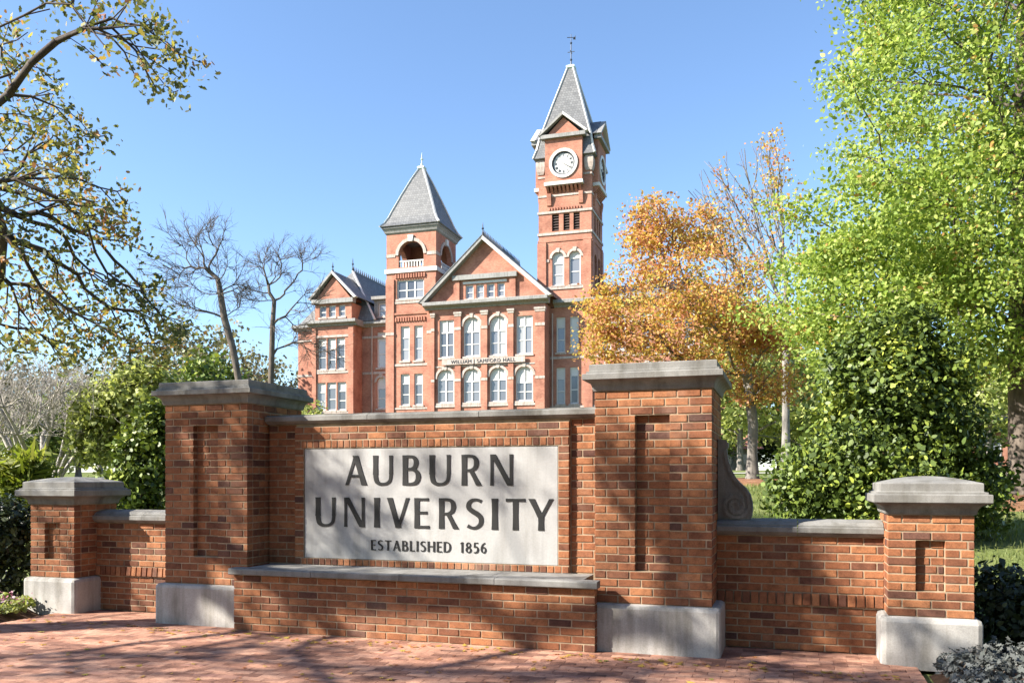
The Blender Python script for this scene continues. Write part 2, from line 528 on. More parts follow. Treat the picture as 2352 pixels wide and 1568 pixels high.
# paving: bricks laid in running bond along the wall
paving = thing('paving', 'red brick paving laid in rows before the sign wall', 'paving', S(0, 0, 0), S_ROT)
del paving['label']; del paving['category']
paving['kind'] = 'structure'
MB().box(-4.2, 4.2, -9.0, 0.62, -0.10, -0.012).build('bedding', 'sand', paving)
pl, pw, pj = 0.200, 0.0985, 0.005
cells = []
row = 0
y = 0.475
while y > -2.75:
    off = (row % 2) * 0.1
    x = -4.2 + off
    if off: cells.append((-4.2 + 0.05, y - pw / 2, 0.095))
    while x < 4.19:
        l = min(pl, 4.2 - x)
        if l > 0.05: cells.append((x + l / 2, y - pw / 2, l - pj))
        x += pl
    y -= pw
    row += 1
def in_view(x, y):
    X, Y, _ = S(x, y)
    if Y < 5.7: return None
    px, py = proj((X, Y, 0))
    return Y if (-30 < px < 2382 and py < 1590) else None
def under_wall(x, y):
    a = abs(x)
    return (a < 1.7 and y > -0.08) or (1.72 < a < 2.65 and y > 0.02) or (4.05 < a and y > 0.2)
near, rest = [], []
for c in cells:
    if under_wall(c[0], c[1]): continue
    Yv = in_view(c[0], c[1])
    (near if Yv else rest).append((Yv or 99, c))
near.sort(key=lambda t: t[0])
rest += near[300:]
pave_rng = random.Random(3)
def pave_tr():
    return pave_rng.uniform(-0.005, 0.002), pave_rng.uniform(-0.016, 0.016), pave_rng.uniform(-0.014, 0.014)
for _, (x, y, l) in near[:300]:
    dz, rz, tl = pave_tr()
    o = put('paver', brick_mesh(l, pw - pj, 0.05, 'paver'), None, paving, (x, y, dz - 0.025))
    o.rotation_euler = (tl, tl * 0.7, rz)
mbp = MB()
for _, (x, y, l) in rest:
    dz, rz, tl = pave_tr()
    mbp.box(x - l / 2, x + l / 2, y - pw / 2 + pj / 2, y + pw / 2 - pj / 2, -0.05, dz)
mbp.build('pavers', 'paver', paving, kind='stuff')
# older rows behind the camera, same paving
mbp = MB()
yy = y
while yy > -8.9:
    x = -4.2 + (row % 2) * 0.1
    while x < 4.0:
        mbp.box(x, x + pl - pj, yy - pw, yy - pj, -0.05, 0.0)
        x += pl
    yy -= pw; row += 1
mbp.build('pavers', 'paver', paving, kind='stuff')

def bed(name, pts, mat, z=0.02, hump=0.05):
    """planting bed: a softly domed sheet over an outline given in the sign's frame"""
    cx = sum(p[0] for p in pts) / len(pts); cy = sum(p[1] for p in pts) / len(pts)
    V, F = [], []
    rings = 6
    V.append((*S(cx, cy)[:2], z + hump))
    for r in range(1, rings + 1):
        t = r / rings
        for p in pts:
            w = S(cx + (p[0] - cx) * t, cy + (p[1] - cy) * t)
            V.append((w[0], w[1], z + hump * (1 - t ** 3) - (0.12 if r == rings else 0)))
    n = len(pts)
    for i in range(n): F.append((0, 1 + i, 1 + (i + 1) % n))
    for r in range(rings - 1):
        for i in range(n):
            a = 1 + r * n + i; b2 = 1 + r * n + (i + 1) % n
            F.append((a, a + n, b2 + n, b2))
    me = bpy.data.meshes.new(name); me.from_pydata(V, [], F)
    for p in me.polygons: p.use_smooth = True
    return put(name, me, mat, kind='structure')
bed('planting_bed', [(4.2, -3), (4.21, -1), (4.2, 0.1), (4.66, 0.2), (4.7, 1.1), (6, 1.2), (8, 1.2), (8.5, 0), (8, -3)], 'soil', 0.02, 0.06)
bed('planting_bed', [(-4.2, -3), (-8, -3), (-8.5, 0), (-8, 1.2), (-6, 1.2), (-4.7, 1.1), (-4.66, 0.2), (-4.2, 0.1), (-4.21, -1)], 'soil', 0.02, 0.06)

# ---------------------------------------------------------------- the gateway sign
brng = random.Random(5)
def fill(x0, x1, pitch, off, joint=0.011, mn=0.04):
    cuts = [x0]
    x = x0 + (off if off > 1e-4 else pitch)
    while x < x1 - mn:
        if x - cuts[-1] > mn: cuts.append(x)
        x += pitch
    cuts.append(x1)
    out = []
    for i in range(len(cuts) - 1):
        a = cuts[i] + (joint / 2 if i else 0)
        b2 = cuts[i + 1] - (joint / 2 if i < len(cuts) - 2 else 0)
        out.append((a, b2))
    return out

def brick(parent, a, b2, z0, h, yf, d=0.09):
    j = brng.uniform(-0.0015, 0.002)
    o = put('brick', brick_mesh(b2 - a, d, h), None, parent, ((a + b2) / 2, yf + d / 2 + j, z0 + h / 2 + brng.uniform(-0.001, 0.001)))
    o.rotation_euler = (brng.uniform(-0.006, 0.006), 0, brng.uniform(-0.004, 0.004))
    return o
def brick_side(parent, a, b2, z0, h, xf, sgn, d=0.09):
    """brick on a face whose normal is +x or -x; runs along y from a to b2"""
    o = put('brick', brick_mesh(b2 - a, d, h), None, parent, (xf - sgn * (d / 2 + brng.uniform(-0.0015, 0.002)), (a + b2) / 2, z0 + h / 2), R(90))
    return o
def rows(z0, z1, n):
    p = (z1 - z0) / n
    return [(z0 + i * p + 0.0055, p - 0.011) for i in range(n)]

def stone_block(name, mat, parent, x0, x1, y0, y1, z0, z1, ch):
    bm = bmesh.new()
    bmesh.ops.create_cube(bm, size=1.0)
    bmesh.ops.scale(bm, vec=(x1 - x0, y1 - y0, z1 - z0), verts=bm.verts)
    bmesh.ops.translate(bm, vec=((x0 + x1) / 2, (y0 + y1) / 2, (z0 + z1) / 2), verts=bm.verts)
    ed = [e for e in bm.edges if not all(abs(v.co.z - z0) < 1e-6 for v in e.verts)]
    bmesh.ops.bevel(bm, geom=ed, offset=ch, segments=2, affect='EDGES', profile=0.5)
    me = bpy.data.meshes.new(name); bm.to_mesh(me); bm.free()
    return put(name, me, mat, parent)

MO = 0.006     # mortar sits this far behind the brick faces
def pillar(name, label, x, yfront, W, D, bh, zt, nc, rec_w, c0, c1, rec_d, cap_prof, bo, bch, seen):
    t = thing(name, label, 'pillar', S(x, yfront + D / 2, 0), S_ROT, 'brick pillars of the gateway sign')
    hw, hd = W / 2, D / 2
    stone_block('base', 'base', t, -hw - bo, hw + bo, -hd - bo, hd + bo, -0.03, bh, bch)
    rr = rows(bh, zt, nc)
    p = (zt - bh) / nc
    pitch = (W + 0.011) / round(W / 0.2)
    za, zb = bh + c0 * p, bh + c1 * p
    # mortar core with the recess left open
    m = MB()
    f = -hd + MO
    m.box(-hw + MO, -rec_w / 2, f, -hd + 0.2, za, zb)
    m.box(rec_w / 2, hw - MO, f, -hd + 0.2, za, zb)
    m.box(-rec_w / 2, rec_w / 2, f + rec_d, -hd + 0.2, za, zb)
    m.box(-hw + MO, hw - MO, f, -hd + 0.2, bh - 0.01, za)
    m.box(-hw + MO, hw - MO, f, -hd + 0.2, zb, zt + 0.01)
    m.box(-hw + MO, hw - MO, -hd + 0.2, hd - MO, bh - 0.01, zt + 0.01)
    m.build('mortar', 'mortar', t)
    st = MB()
    for i, (z, h) in enumerate(rr):
        odd = i % 2
        if c0 <= i < c1:
            for a, b2 in fill(-hw, -rec_w / 2, pitch, pitch * (0.5 if odd else 1.0)): brick(t, a, b2, z, h, -hd)
            for a, b2 in fill(rec_w / 2, hw, pitch, pitch * (0.5 if odd else 0.75)): brick(t, a, b2, z, h, -hd)
            for a, b2 in fill(-rec_w / 2 + 0.004, rec_w / 2 - 0.004, pitch, pitch * (0.75 if odd else 0.5)): brick(t, a, b2, z, h, -hd + rec_d, 0.07)
        else:
            for a, b2 in fill(-hw, hw, pitch, pitch * (0.5 if odd else 1.0)): brick(t, a, b2, z, h, -hd)
        for sg in (-1, 1):
            segs = fill(-hd + 0.101, hd, pitch, pitch * (0.5 if not odd else 1.0))
            for a, b2 in segs:
                if sg == seen: brick_side(t, a, b2, z, h, sg * hw, sg)
                else:
                    xa, xb = sorted((sg * hw, sg * (hw - 0.08)))
                    st.box(xa, xb, a, b2, z, z + h)
        for a, b2 in fill(-hw + 0.101, hw - 0.101, pitch, pitch * (1.0 if odd else 0.5)):
            st.box(a, b2, hd - 0.08, hd, z, z + h)
    st.build('hidden_bricks', 'brick', t, kind='stuff')
    MB().square_lathe(hw, hd, cap_prof(zt, hw, hd)).build('cap', 'coping', t)
    return t

def big_cap(z, hw, hd):
    pr = [(0.012, 0.0), (0.016, 0.012)]
    for k in range(7):
        a = k / 6 * math.pi / 2
        pr.append((0.018 + 0.055 * (1 - math.cos(a)), 0.016 + 0.07 * math.sin(a)))
    pr += [(0.086, 0.088), (0.09, 0.092), (0.09, 0.135), (0.086, 0.139), (0.064, 0.141), (0.060, 0.146), (0.060, 0.160), (0.042, 0.163), (0.040, 0.168), (0.040, 0.215), (0.034, 0.221), (-hw * 0.98, 0.262)]
    return [(o, z + 0.003 + q) for o, q in pr]
def small_cap(z, hw, hd):
    pr = [(0.010, 0.0), (0.014, 0.008)]
    for k in range(7):
        a = k / 6 * math.pi / 2
        pr.append((0.016 + 0.075 * (1 - math.cos(a)), 0.012 + 0.072 * math.sin(a)))
    pr += [(0.100, 0.090), (0.104, 0.095), (0.104, 0.150), (0.100, 0.155), (0.078, 0.158), (0.078, 0.172), (0.056, 0.175), (0.052, 0.180), (0.052, 0.236), (0.046, 0.242)]
    for k in range(1, 7):
        a = k / 6
        pr.append((0.046 - (hw + 0.046) * 0.98 * a, 0.242 + 0.055 * math.sin(a * math.pi / 2)))
    return [(o, z + 0.003 + q) for o, q in pr]

PW, PD = 0.966, 0.966
for sx, lab in ((-1, 'tall brick pillar on the shaded end of the name panel, beside the bare trees'), (1, 'tall brick pillar beside the stone scroll and the orange tree')):
    pillar('brick_pillar', lab, sx * 2.195, 0.0, PW, PD, 0.394, 2.166, 26, 0.285, 4, 23, 0.055, big_cap, 0.07, 0.034, 1)
pillar('end_pillar', 'short brick end pillar next to the leafless grey multi-stem tree', -4.30, 0.17, 0.605, 0.605, 0.37, 1.156, 12, 0.205, 3, 9, 0.05, small_cap, 0.055, 0.04, 1)
pillar('end_pillar', 'short brick end pillar in front of the glossy dark evergreen', 4.30, 0.17, 0.605, 0.605, 0.37, 1.156, 12, 0.205, 3, 9, 0.05, small_cap, 0.055, 0.04, -1)

def coping_run(parent, prof, x0, x1, n, mat='coping', name='coping_stone'):
    w = (x1 - x0) / n
    for i in range(n):
        m = MB().prism(prof, x0 + i * w + (0.0025 if i else 0), x0 + (i + 1) * w - (0.0025 if i < n - 1 else 0), 'x')
        o = m.build(name, mat, parent)
        o.location = (0, brng.uniform(-0.002, 0.002), brng.uniform(-0.0015, 0.0015))

# wall with the name panel; raised brick field round the panel
YW = 0.345; YF = 0.300
t = thing('sign_wall', 'high brick wall carrying the university name panel between two tall pillars', 'wall', S(0, 0, 0), S_ROT)
xa, xb = -1.700, 1.700
px0, px1, pz0, pz1 = -1.272, 1.308, 0.662, 1.727
fx0, fx1 = px0 - 0.105, px1 + 0.105
ftop = 1.945
m = MB()
m.box(xa, fx0, YW + MO, 0.62, 0.0, 1.972)
m.box(fx1, xb, YW + MO, 0.62, 0.0, 1.972)
m.box(fx0, fx1, YF + MO + 0.03, 0.62, 0.0, 1.972)
m.box(fx0 + 0.003, fx1 - 0.003, YF + MO, YF + MO + 0.03, 0.4, pz0 - 0.004)
m.box(fx0 + 0.003, fx1 - 0.003, YF + MO, YF + MO + 0.03, pz1 + 0.004, ftop)
m.box(fx0 + 0.003, px0 - 0.004, YF + MO, YF + MO + 0.03, pz0 - 0.004, pz1 + 0.004)
m.box(px1 + 0.004, fx1 - 0.003, YF + MO, YF + MO + 0.03, pz0 - 0.004, pz1 + 0.004)
m.build('mortar', 'mortar', t)
for i, (z, h) in enumerate(rows(0.595, 1.968, 20)):
    for a, b2 in fill(xa, fx0 - 0.011, 0.2, 0.1 if i % 2 else 0.2): brick(t, a, b2, z, h, YW, 0.08)
    for a, b2 in fill(fx1 + 0.011, xb, 0.2, 0.1 if i % 2 else 0.2): brick(t, a, b2, z, h, YW, 0.08)
def rowlock(parent, x0, x1, z, h, yf, d, pitch=0.068):
    n = round((x1 - x0) / pitch); p = (x1 - x0) / n
    for k in range(n):
        brick(parent, x0 + k * p + 0.0045, x0 + (k + 1) * p - 0.0045, z, h, yf, d)
rowlock(t, fx0, fx1, 0.596, 0.058, YF, 0.08)
rowlock(t, fx0, fx1, pz1 + 0.010, 0.070, YF, 0.08)
for i, (z, h) in enumerate(rows(pz1 + 0.086, ftop, 2)):
    for a, b2 in fill(fx0, fx1, 0.2, 0.1 if i % 2 else 0.2): brick(t, a, b2, z, h, YF, 0.08)
for z, h in rows(pz0 - 0.002, pz1 + 0.004, 16):
    brick(t, fx0, px0 - 0.008, z, h, YF, 0.08)
    brick(t, px1 + 0.008, fx1, z, h, YF, 0.08)
# stone ledge courses on top
cp = [(YW - 0.010, 1.974), (YW - 0.03, 1.982), (YW - 0.062, 2.0), (YW - 0.07, 2.004), (YW - 0.07, 2.045), (YW - 0.064, 2.051), (YW - 0.03, 2.056), (YW - 0.03, 2.066), (0.5, 2.082), (0.65, 2.066), (0.68, 2.05), (0.68, 2.004), (0.64, 1.974)]
coping_run(t, cp, -1.705, 1.705, 3)
put_panel = stone_block('name_panel', 'panel', t, px0, px1, YF + 0.012, YF + 0.04, pz0, pz1, 0.004)

# lettering: flared humanist capitals built from strokes
TK, TN = 0.172, 0.10
def stroke(p, q, w0, w1=None, fl=1.14, cut=None):
    w1 = w1 or w0
    p, q = np.array(p, float), np.array(q, float)
    d = (q - p) / np.linalg.norm(q - p); nrm = np.array([-d[1], d[0]])
    if cut == 'h':                       # ends cut level
        k = 1 / abs(d[1]); nrm = np.array([-1.0, 0.0]) * (1 if d[1] > 0 else -1)
        w0, w1 = w0 * k, w1 * k
    pts = []
    ts = [0, 0.12, 0.5, 0.88, 1]
    fs = [fl, 1.02, 0.93, 1.02, fl]
    for tt, ff in zip(ts, fs):
        pts.append(p + (q - p) * tt + nrm * (w0 + (w1 - w0) * tt) * ff / 2)
    for tt, ff in reversed(list(zip(ts, fs))):
        pts.append(p + (q - p) * tt - nrm * (w0 + (w1 - w0) * tt) * ff / 2)
    return [tuple(a) for a in pts]
def curve(pts, ws, n=28):
    """band of varying width along a smooth path through pts (Catmull-Rom)"""
    P = np.array(pts, float); W = np.array(ws, float)
    k = len(P); Q, ww = [], []
    for i in range(k - 1):
        p0, p1, p2, p3 = P[max(i - 1, 0)], P[i], P[i + 1], P[min(i + 2, k - 1)]
        for s in np.linspace(0, 1, max(3, n // (k - 1)), endpoint=(i == k - 2)):
            Q.append(0.5 * ((2 * p1) + (-p0 + p2) * s + (2 * p0 - 5 * p1 + 4 * p2 - p3) * s * s + (-p0 + 3 * p1 - 3 * p2 + p3) * s ** 3))
            ww.append(W[i] * (1 - s) + W[i + 1] * s)
    Q = np.array(Q); ww = np.array(ww)
    T = np.gradient(Q, axis=0); T /= np.linalg.norm(T, axis=1)[:, None]
    Nn = np.stack([-T[:, 1], T[:, 0]], 1)
    return ('band', Q + Nn * ww[:, None] / 2, Q - Nn * ww[:, None] / 2)
def glyph(c):
    T, t_ = TK, TN
    if c == 'A': return 0.74, [stroke((0.055, 0), (0.36, 1), t_, t_, 1.1, 'h'), stroke((0.66, 0), (0.355, 1), T, T, 1.1, 'h'), stroke((0.17, 0.31), (0.58, 0.31), 0.085, None, 1.0)]
    if c == 'U': return 0.70, [stroke((0.08, 1), (0.08, 0.36), T, None, 1.1), curve([(0.08, 0.40), (0.085, 0.28), (0.13, 0.12), (0.25, 0.045), (0.36, 0.04), (0.48, 0.06), (0.59, 0.15), (0.625, 0.30), (0.63, 0.42)], [0.155, 0.155, 0.15, 0.11, 0.09, 0.09, 0.1, 0.105, 0.105]), stroke((0.63, 1), (0.63, 0.38), 0.11, None, 1.14)]
    if c == 'B': return 0.60, [stroke((0.08, 0), (0.08, 1), T, None, 1.05), curve([(0.08, 0.955), (0.27, 0.955), (0.40, 0.90), (0.445, 0.76), (0.40, 0.60), (0.27, 0.545), (0.10, 0.54)], [0.09, 0.09, 0.13, 0.155, 0.13, 0.085, 0.08]), curve([(0.10, 0.535), (0.30, 0.53), (0.46, 0.46), (0.52, 0.29), (0.46, 0.11), (0.30, 0.045), (0.08, 0.045)], [0.08, 0.08, 0.13, 0.16, 0.13, 0.09, 0.09])]
    if c == 'R': return 0.62, [stroke((0.08, 0), (0.08, 1), T, None, 1.05), curve([(0.08, 0.955), (0.29, 0.955), (0.43, 0.89), (0.475, 0.735), (0.43, 0.57), (0.29, 0.495), (0.10, 0.49)], [0.09, 0.09, 0.13, 0.155, 0.13, 0.085, 0.08]), stroke((0.30, 0.49), (0.56, 0.0), 0.13, 0.155, 1.05, 'h')]
    if c == 'N': return 0.76, [stroke((0.055, 0), (0.055, 1), t_, None, 1.15), stroke((0.09, 1.0), (0.665, 0.0), T * 0.92, None, 1.02, 'h'), stroke((0.70, 0), (0.70, 1), t_, None, 1.15)]
    if c == 'I': return 0.18, [stroke((0.09, 0), (0.09, 1), T, None, 1.12)]
    if c == 'V': return 0.74, [stroke((0.08, 1), (0.375, 0.0), T, None, 1.08, 'h'), stroke((0.69, 1), (0.375, 0.0), t_, None, 1.1, 'h')]
    if c == 'E': return 0.50, [stroke((0.08, 0), (0.08, 1), T, None, 1.05), stroke((0.08, 0.955), (0.48, 0.955), 0.088, None, 1.12), stroke((0.08, 0.515), (0.43, 0.515), 0.085, None, 1.12), stroke((0.08, 0.045), (0.50, 0.045), 0.088, None, 1.12)]
    if c == 'S': return 0.56, [curve([(0.49, 0.90), (0.36, 0.955), (0.20, 0.94), (0.095, 0.83), (0.10, 0.69), (0.22, 0.58), (0.38, 0.48), (0.475, 0.36), (0.465, 0.18), (0.34, 0.06), (0.20, 0.045), (0.06, 0.11)], [0.11, 0.09, 0.1, 0.13, 0.15, 0.16, 0.165, 0.15, 0.13, 0.1, 0.09, 0.12], 44)]
    if c == 'T': return 0.66, [stroke((0.33, 0), (0.33, 0.96), T, None, 1.08), stroke((0.02, 0.955), (0.64, 0.955), 0.09, None, 1.14)]
    if c == 'Y': return 0.74, [stroke((0.37, 0), (0.37, 0.48), T, None, 1.06), stroke((0.08, 1), (0.37, 0.40), T * 0.95, None, 1.05, 'h'), stroke((0.68, 1), (0.38, 0.42), t_, None, 1.1, 'h')]
    if c == 'L': return 0.48, [stroke((0.08, 0), (0.08, 1), T, None, 1.08), stroke((0.08, 0.045), (0.47, 0.045), 0.088, None, 1.12)]
    if c == 'H': return 0.72, [stroke((0.08, 0), (0.08, 1), T, None, 1.1), stroke((0.64, 0), (0.64, 1), T, None, 1.1), stroke((0.08, 0.52), (0.64, 0.52), 0.085, None, 1.0)]
    if c == 'D': return 0.72, [stroke((0.08, 0), (0.08, 1), T, None, 1.05), curve([(0.08, 0.955), (0.30, 0.955), (0.50, 0.87), (0.62, 0.68), (0.635, 0.5), (0.62, 0.32), (0.50, 0.13), (0.30, 0.045), (0.08, 0.045)], [0.09, 0.09, 0.12, 0.15, 0.16, 0.15, 0.12, 0.09, 0.09], 40)]
    if c == '1': return 0.36, [stroke((0.22, 0), (0.22, 1), T, None, 1.06), stroke((0.04, 0.84), (0.20, 0.96), 0.08, 0.09, 1.0)]
    if c == '8': return 0.56, [curve([(0.28, 0.53), (0.13, 0.62), (0.10, 0.77), (0.17, 0.91), (0.28, 0.955), (0.40, 0.91), (0.46, 0.77), (0.42, 0.62), (0.275, 0.528)], [0.12, 0.13, 0.13, 0.1, 0.085, 0.1, 0.12, 0.12, 0.11], 40), curve([(0.28, 0.53), (0.12, 0.43), (0.07, 0.27), (0.14, 0.10), (0.28, 0.045), (0.43, 0.10), (0.50, 0.26), (0.44, 0.42), (0.285, 0.532)], [0.12, 0.14, 0.14, 0.11, 0.09, 0.11, 0.14, 0.14, 0.12], 40)]
    if c == '5': return 0.52, [stroke((0.12, 0.955), (0.46, 0.955), 0.09, None, 1.1), stroke((0.13, 0.97), (0.10, 0.52), 0.09, None, 1.0), curve([(0.10, 0.56), (0.22, 0.61), (0.37, 0.56), (0.44, 0.40), (0.42, 0.20), (0.29, 0.065), (0.06, 0.04)], [0.09, 0.09, 0.13, 0.15, 0.14, 0.11, 0.09])]
    if c == '6': return 0.56, [curve([(0.44, 0.97), (0.26, 0.86), (0.13, 0.66), (0.085, 0.40), (0.12, 0.18), (0.27, 0.045), (0.41, 0.10), (0.485, 0.29), (0.43, 0.49), (0.29, 0.56), (0.14, 0.45)], [0.08, 0.1, 0.13, 0.155, 0.14, 0.09, 0.12, 0.15, 0.12, 0.085, 0.07], 50)]
def letter(parent, c, x0, x1, z0, h, yf, sc_w=None):
    w, parts = glyph(c)
    sx = (x1 - x0) / w
    m = MB()
    dep = 0.006
    for i, p in enumerate(parts):
        y0 = yf - dep - i * 0.0007
        if isinstance(p, tuple):
            A, Bq = p[1], p[2]
            n = len(A)
            for k in range(n - 1):
                q = [(A[k], A[k + 1], Bq[k + 1], Bq[k])][0]
                m.poly([(x0 + a[0] * sx, y0, z0 + a[1] * h) for a in q])
            for E2 in (A, Bq):
                for k in range(n - 1):
                    a, b2 = E2[k], E2[k + 1]
                    m.poly([(x0 + a[0] * sx, y0, z0 + a[1] * h), (x0 + b2[0] * sx, y0, z0 + b2[1] * h), (x0 + b2[0] * sx, yf + 0.002, z0 + b2[1] * h), (x0 + a[0] * sx, yf + 0.002, z0 + a[1] * h)])
            for k in (0, n - 1):
                a, b2 = A[k], Bq[k]
                m.poly([(x0 + a[0] * sx, y0, z0 + a[1] * h), (x0 + b2[0] * sx, y0, z0 + b2[1] * h), (x0 + b2[0] * sx, yf + 0.002, z0 + b2[1] * h), (x0 + a[0] * sx, yf + 0.002, z0 + a[1] * h)])
        else:
            m.prism([(x0 + a[0] * sx, z0 + a[1] * h) for a in p], y0, yf + 0.002, 'y')
    return m.build('letter', 'letter', parent)
YP = YF + 0.012
for c, a, b2 in (('A', -0.820, -0.591), ('U', -0.519, -0.313), ('B', -0.209, -0.025), ('U', 0.067, 0.279), ('R', 0.390, 0.577), ('N', 0.669, 0.887)):
    letter(put_panel, c, a, b2, 1.373, 0.284, YP)
for c, a, b2 in (('U', -1.145, -0.925), ('N', -0.832, -0.610), ('I', -0.510, -0.452), ('V', -0.370, -0.143), ('E', -0.087, 0.062), ('R', 0.163, 0.350), ('S', 0.429, 0.604), ('I', 0.683, 0.742), ('T', 0.814, 1.009), ('Y', 1.038, 1.266)):
    letter(put_panel, c, a, b2, 0.970, 0.284, YP)
def text_run(parent, txt, x0, x1, z0, h, yf, gap=0.20):
    tot = sum(glyph(c)[0] for c in txt) + gap * (len(txt) - 1)
    k = (x1 - x0) / tot
    x = x0
    for c in txt:
        w = glyph(c)[0] * k
        letter(parent, c, x, x + w, z0, h, yf)
        x += w + gap * k
text_run(put_panel, 'ESTABLISHED', -0.542, 0.281, 0.752, 0.097, YP)
text_run(put_panel, '1856', 0.372, 0.630, 0.752, 0.097, YP)

# low wall with a stone shelf under the panel
t = thing('shelf_wall', 'low brick wall with a grey stone shelf under the name panel', 'wall', S(0, 0, 0), S_ROT)
YS = -0.16
MB().box(-1.75 + MO, 1.75 - MO, YS + MO, -0.075, 0.0, 0.53).box(-1.635, 1.635, -0.075, YW - 0.012, 0.0, 0.528).build('mortar', 'mortar', t)
st = MB()
for i, (z, h) in enumerate(rows(0.0, 0.527, 8)):
    for a, b2 in fill(-1.75, 1.75, 0.2, 0.1 if i % 2 else 0.2): brick(t, a, b2, z, h, YS, 0.08)
sp = [(YS - 0.045, 0.532), (YS - 0.052, 0.538), (YS - 0.052, 0.580), (YS - 0.044, 0.590), (YF - 0.001, 0.596), (YF - 0.001, 0.532)]
coping_run(t, sp[:4] + [(-0.078, 0.592), (-0.078, 0.532)], -1.775, 1.775, 4, 'coping', 'shelf_stone')
coping_run(t, [(-0.073, 0.532), (-0.073, 0.592), (YF - 0.003, 0.595), (YF - 0.003, 0.532)], -1.634, 1.634, 4, 'coping', 'shelf_stone')

# wing walls, each with a rowlock string course and a moulded coping
def wing(sx, lab, lab_scroll):
    x0, x1 = 2.678, 4.0
    t = thing('wing_wall', lab, 'wall', S(sx * (x0 + x1) / 2, 0.48, 0), S_ROT, 'low wing walls of the gateway sign')
    hw = (x1 - x0) / 2
    MB().box(-hw - 0.05, hw + 0.05, MO, 0.26, 0.0, 0.955).build('mortar', 'mortar', t)
    for i, (z, h) in enumerate(rows(0.0, 0.372, 6)):
        for a, b2 in fill(-hw, hw, 0.2, (0.07, 0.17)[i % 2]): brick(t, a, b2, z - 0.002, h, 0.0, 0.08)
    n = 19; p = 2 * hw / n
    for k in range(n):
        o = brick(t, -hw + k * p + 0.005, -hw + (k + 1) * p - 0.005, 0.378, 0.098, -0.022, 0.08)
        o.rotation_euler.x += -0.10
    for i, (z, h) in enumerate(rows(0.482, 0.953, 7)):
        for a, b2 in fill(-hw, hw, 0.2, (0.17, 0.07)[i % 2]): brick(t, a, b2, z, h, 0.0, 0.08)
    pr = [(-0.012, 0.957), (-0.03, 0.964), (-0.055, 0.985), (-0.062, 0.990), (-0.062, 1.028), (-0.056, 1.034), (-0.035, 1.037), (-0.035, 1.048), (0.0, 1.075), (0.13, 1.096), (0.26, 1.075), (0.30, 1.048), (0.32, 1.03), (0.32, 0.985), (0.27, 0.957)]
    coping_run(t, pr, -hw + 0.002, hw - 0.005, 2)
    # carved scroll on the coping, leaning on the tall pillar
    s = thing('stone_scroll', lab_scroll, 'carving', S(sx * 2.682, 0.48 + 0.13, 1.078), S_ROT, 'stone scrolls against the tall pillars')
    prof = [(0.0, 0.0), (0.262, 0.0), (0.282, 0.03), (0.290, 0.09), (0.286, 0.16), (0.268, 0.225), (0.235, 0.275), (0.19, 0.315), (0.145, 0.365), (0.11, 0.43), (0.088, 0.5), (0.072, 0.57), (0.07, 0.61), (0.085, 0.63), (0.085, 0.665), (0.06, 0.69), (0.0, 0.70)]
    MB().prism([(sx * a, b2) for a, b2 in prof], -0.09, 0.09, 'y').build('scroll_block', 'coping', s)
    rim = MB()
    pts = [(0.062, 0.60), (0.078, 0.5), (0.11, 0.41), (0.16, 0.325), (0.22, 0.27), (0.257, 0.205)]
    cx, cz = 0.150, 0.125
    for k in range(34):
        a = R(28) - k * R(24)
        r = 0.118 * (1 - k / 40.0)
        pts.append((cx + r * math.cos(a), cz + r * math.sin(a)))
    for k in range(len(pts) - 1):
        w = 0.026 * (1 - 0.45 * k / len(pts))
        rim.bar((sx * pts[k][0], -0.092, pts[k][1]), (sx * pts[k + 1][0], -0.092, pts[k + 1][1]), w, 0.030)
    rim.build('volute', 'coping', s)
wing(1, 'low brick wing wall in deep shade beside the right-hand evergreen and scroll'.replace('right-hand ', 'glossy '), 'grey carved stone scroll standing on the shaded wing wall')
wing(-1, 'low brick wing wall in front of the green shrubs by the leafless tree', 'carved stone scroll hidden behind the tall pillar near the green shrubs')
# ---------------------------------------------------------------- trees and shrubs: growth helpers
def grow(base, trunk, pts, bf=0.35, seg=0.6, jit=0.12, smooth=2, rngl=None, up=0.0):
    """a branching skeleton: every crown point is joined to the nearest suitable node (path length counts by bf)"""
    rl = rngl or rng
    P = [np.array(base, float)]; par = [-1]; path = [0.0]; fixed = [True]
    cand0 = 0
    for q in trunk:
        q = np.array(q, float)
        par.append(len(P) - 1); path.append(path[-1] + np.linalg.norm(q - P[-1])); P.append(q); fixed.append(True)
    start = max(1, len(trunk) // 2)
    cap = 60000
    A = np.zeros((cap, 3)); L = np.zeros(cap)
    n = len(P)
    A[:n] = P; L[:n] = path
    pts = np.asarray(pts, float)
    o = np.argsort(np.linalg.norm(pts - A[n - 1], axis=1))
    for i in o:
        p = pts[i]
        d = np.linalg.norm(A[start:n] - p, axis=1)
        j = start + int(np.argmin(d + bf * L[start:n]))
        dd = np.linalg.norm(A[j] - p)
        k = max(1, int(dd / seg))
        prev = j
        for s in range(1, k + 1):
            f = s / k
            q = A[j] * (1 - f) + p * f
            if s < k:
                q = q + rl.normal(0, jit * dd / k, 3)
                q[2] += up * dd * f * (1 - f)
            A[n] = q; L[n] = L[prev] + np.linalg.norm(q - A[prev])
            par.append(prev); fixed.append(False)
            prev = n; n += 1
    A = A[:n].copy(); par = np.array(par)
    ch_cnt = np.bincount(par[1:], minlength=n)
    fx = np.array(fixed)
    for _ in range(smooth):
        csum = np.zeros((n, 3)); np.add.at(csum, par[1:], A[1:])
        inner = (~fx) & (ch_cnt > 0)
        new = A.copy()
        new[inner] = 0.5 * A[inner] + 0.25 * A[par[inner]] + 0.25 * csum[inner] / ch_cnt[inner][:, None]
        A = new
    tips = np.zeros(n)
    tips[ch_cnt == 0] = 1
    for i in range(n - 1, 0, -1):
        tips[par[i]] += tips[i]
    return A, par, tips

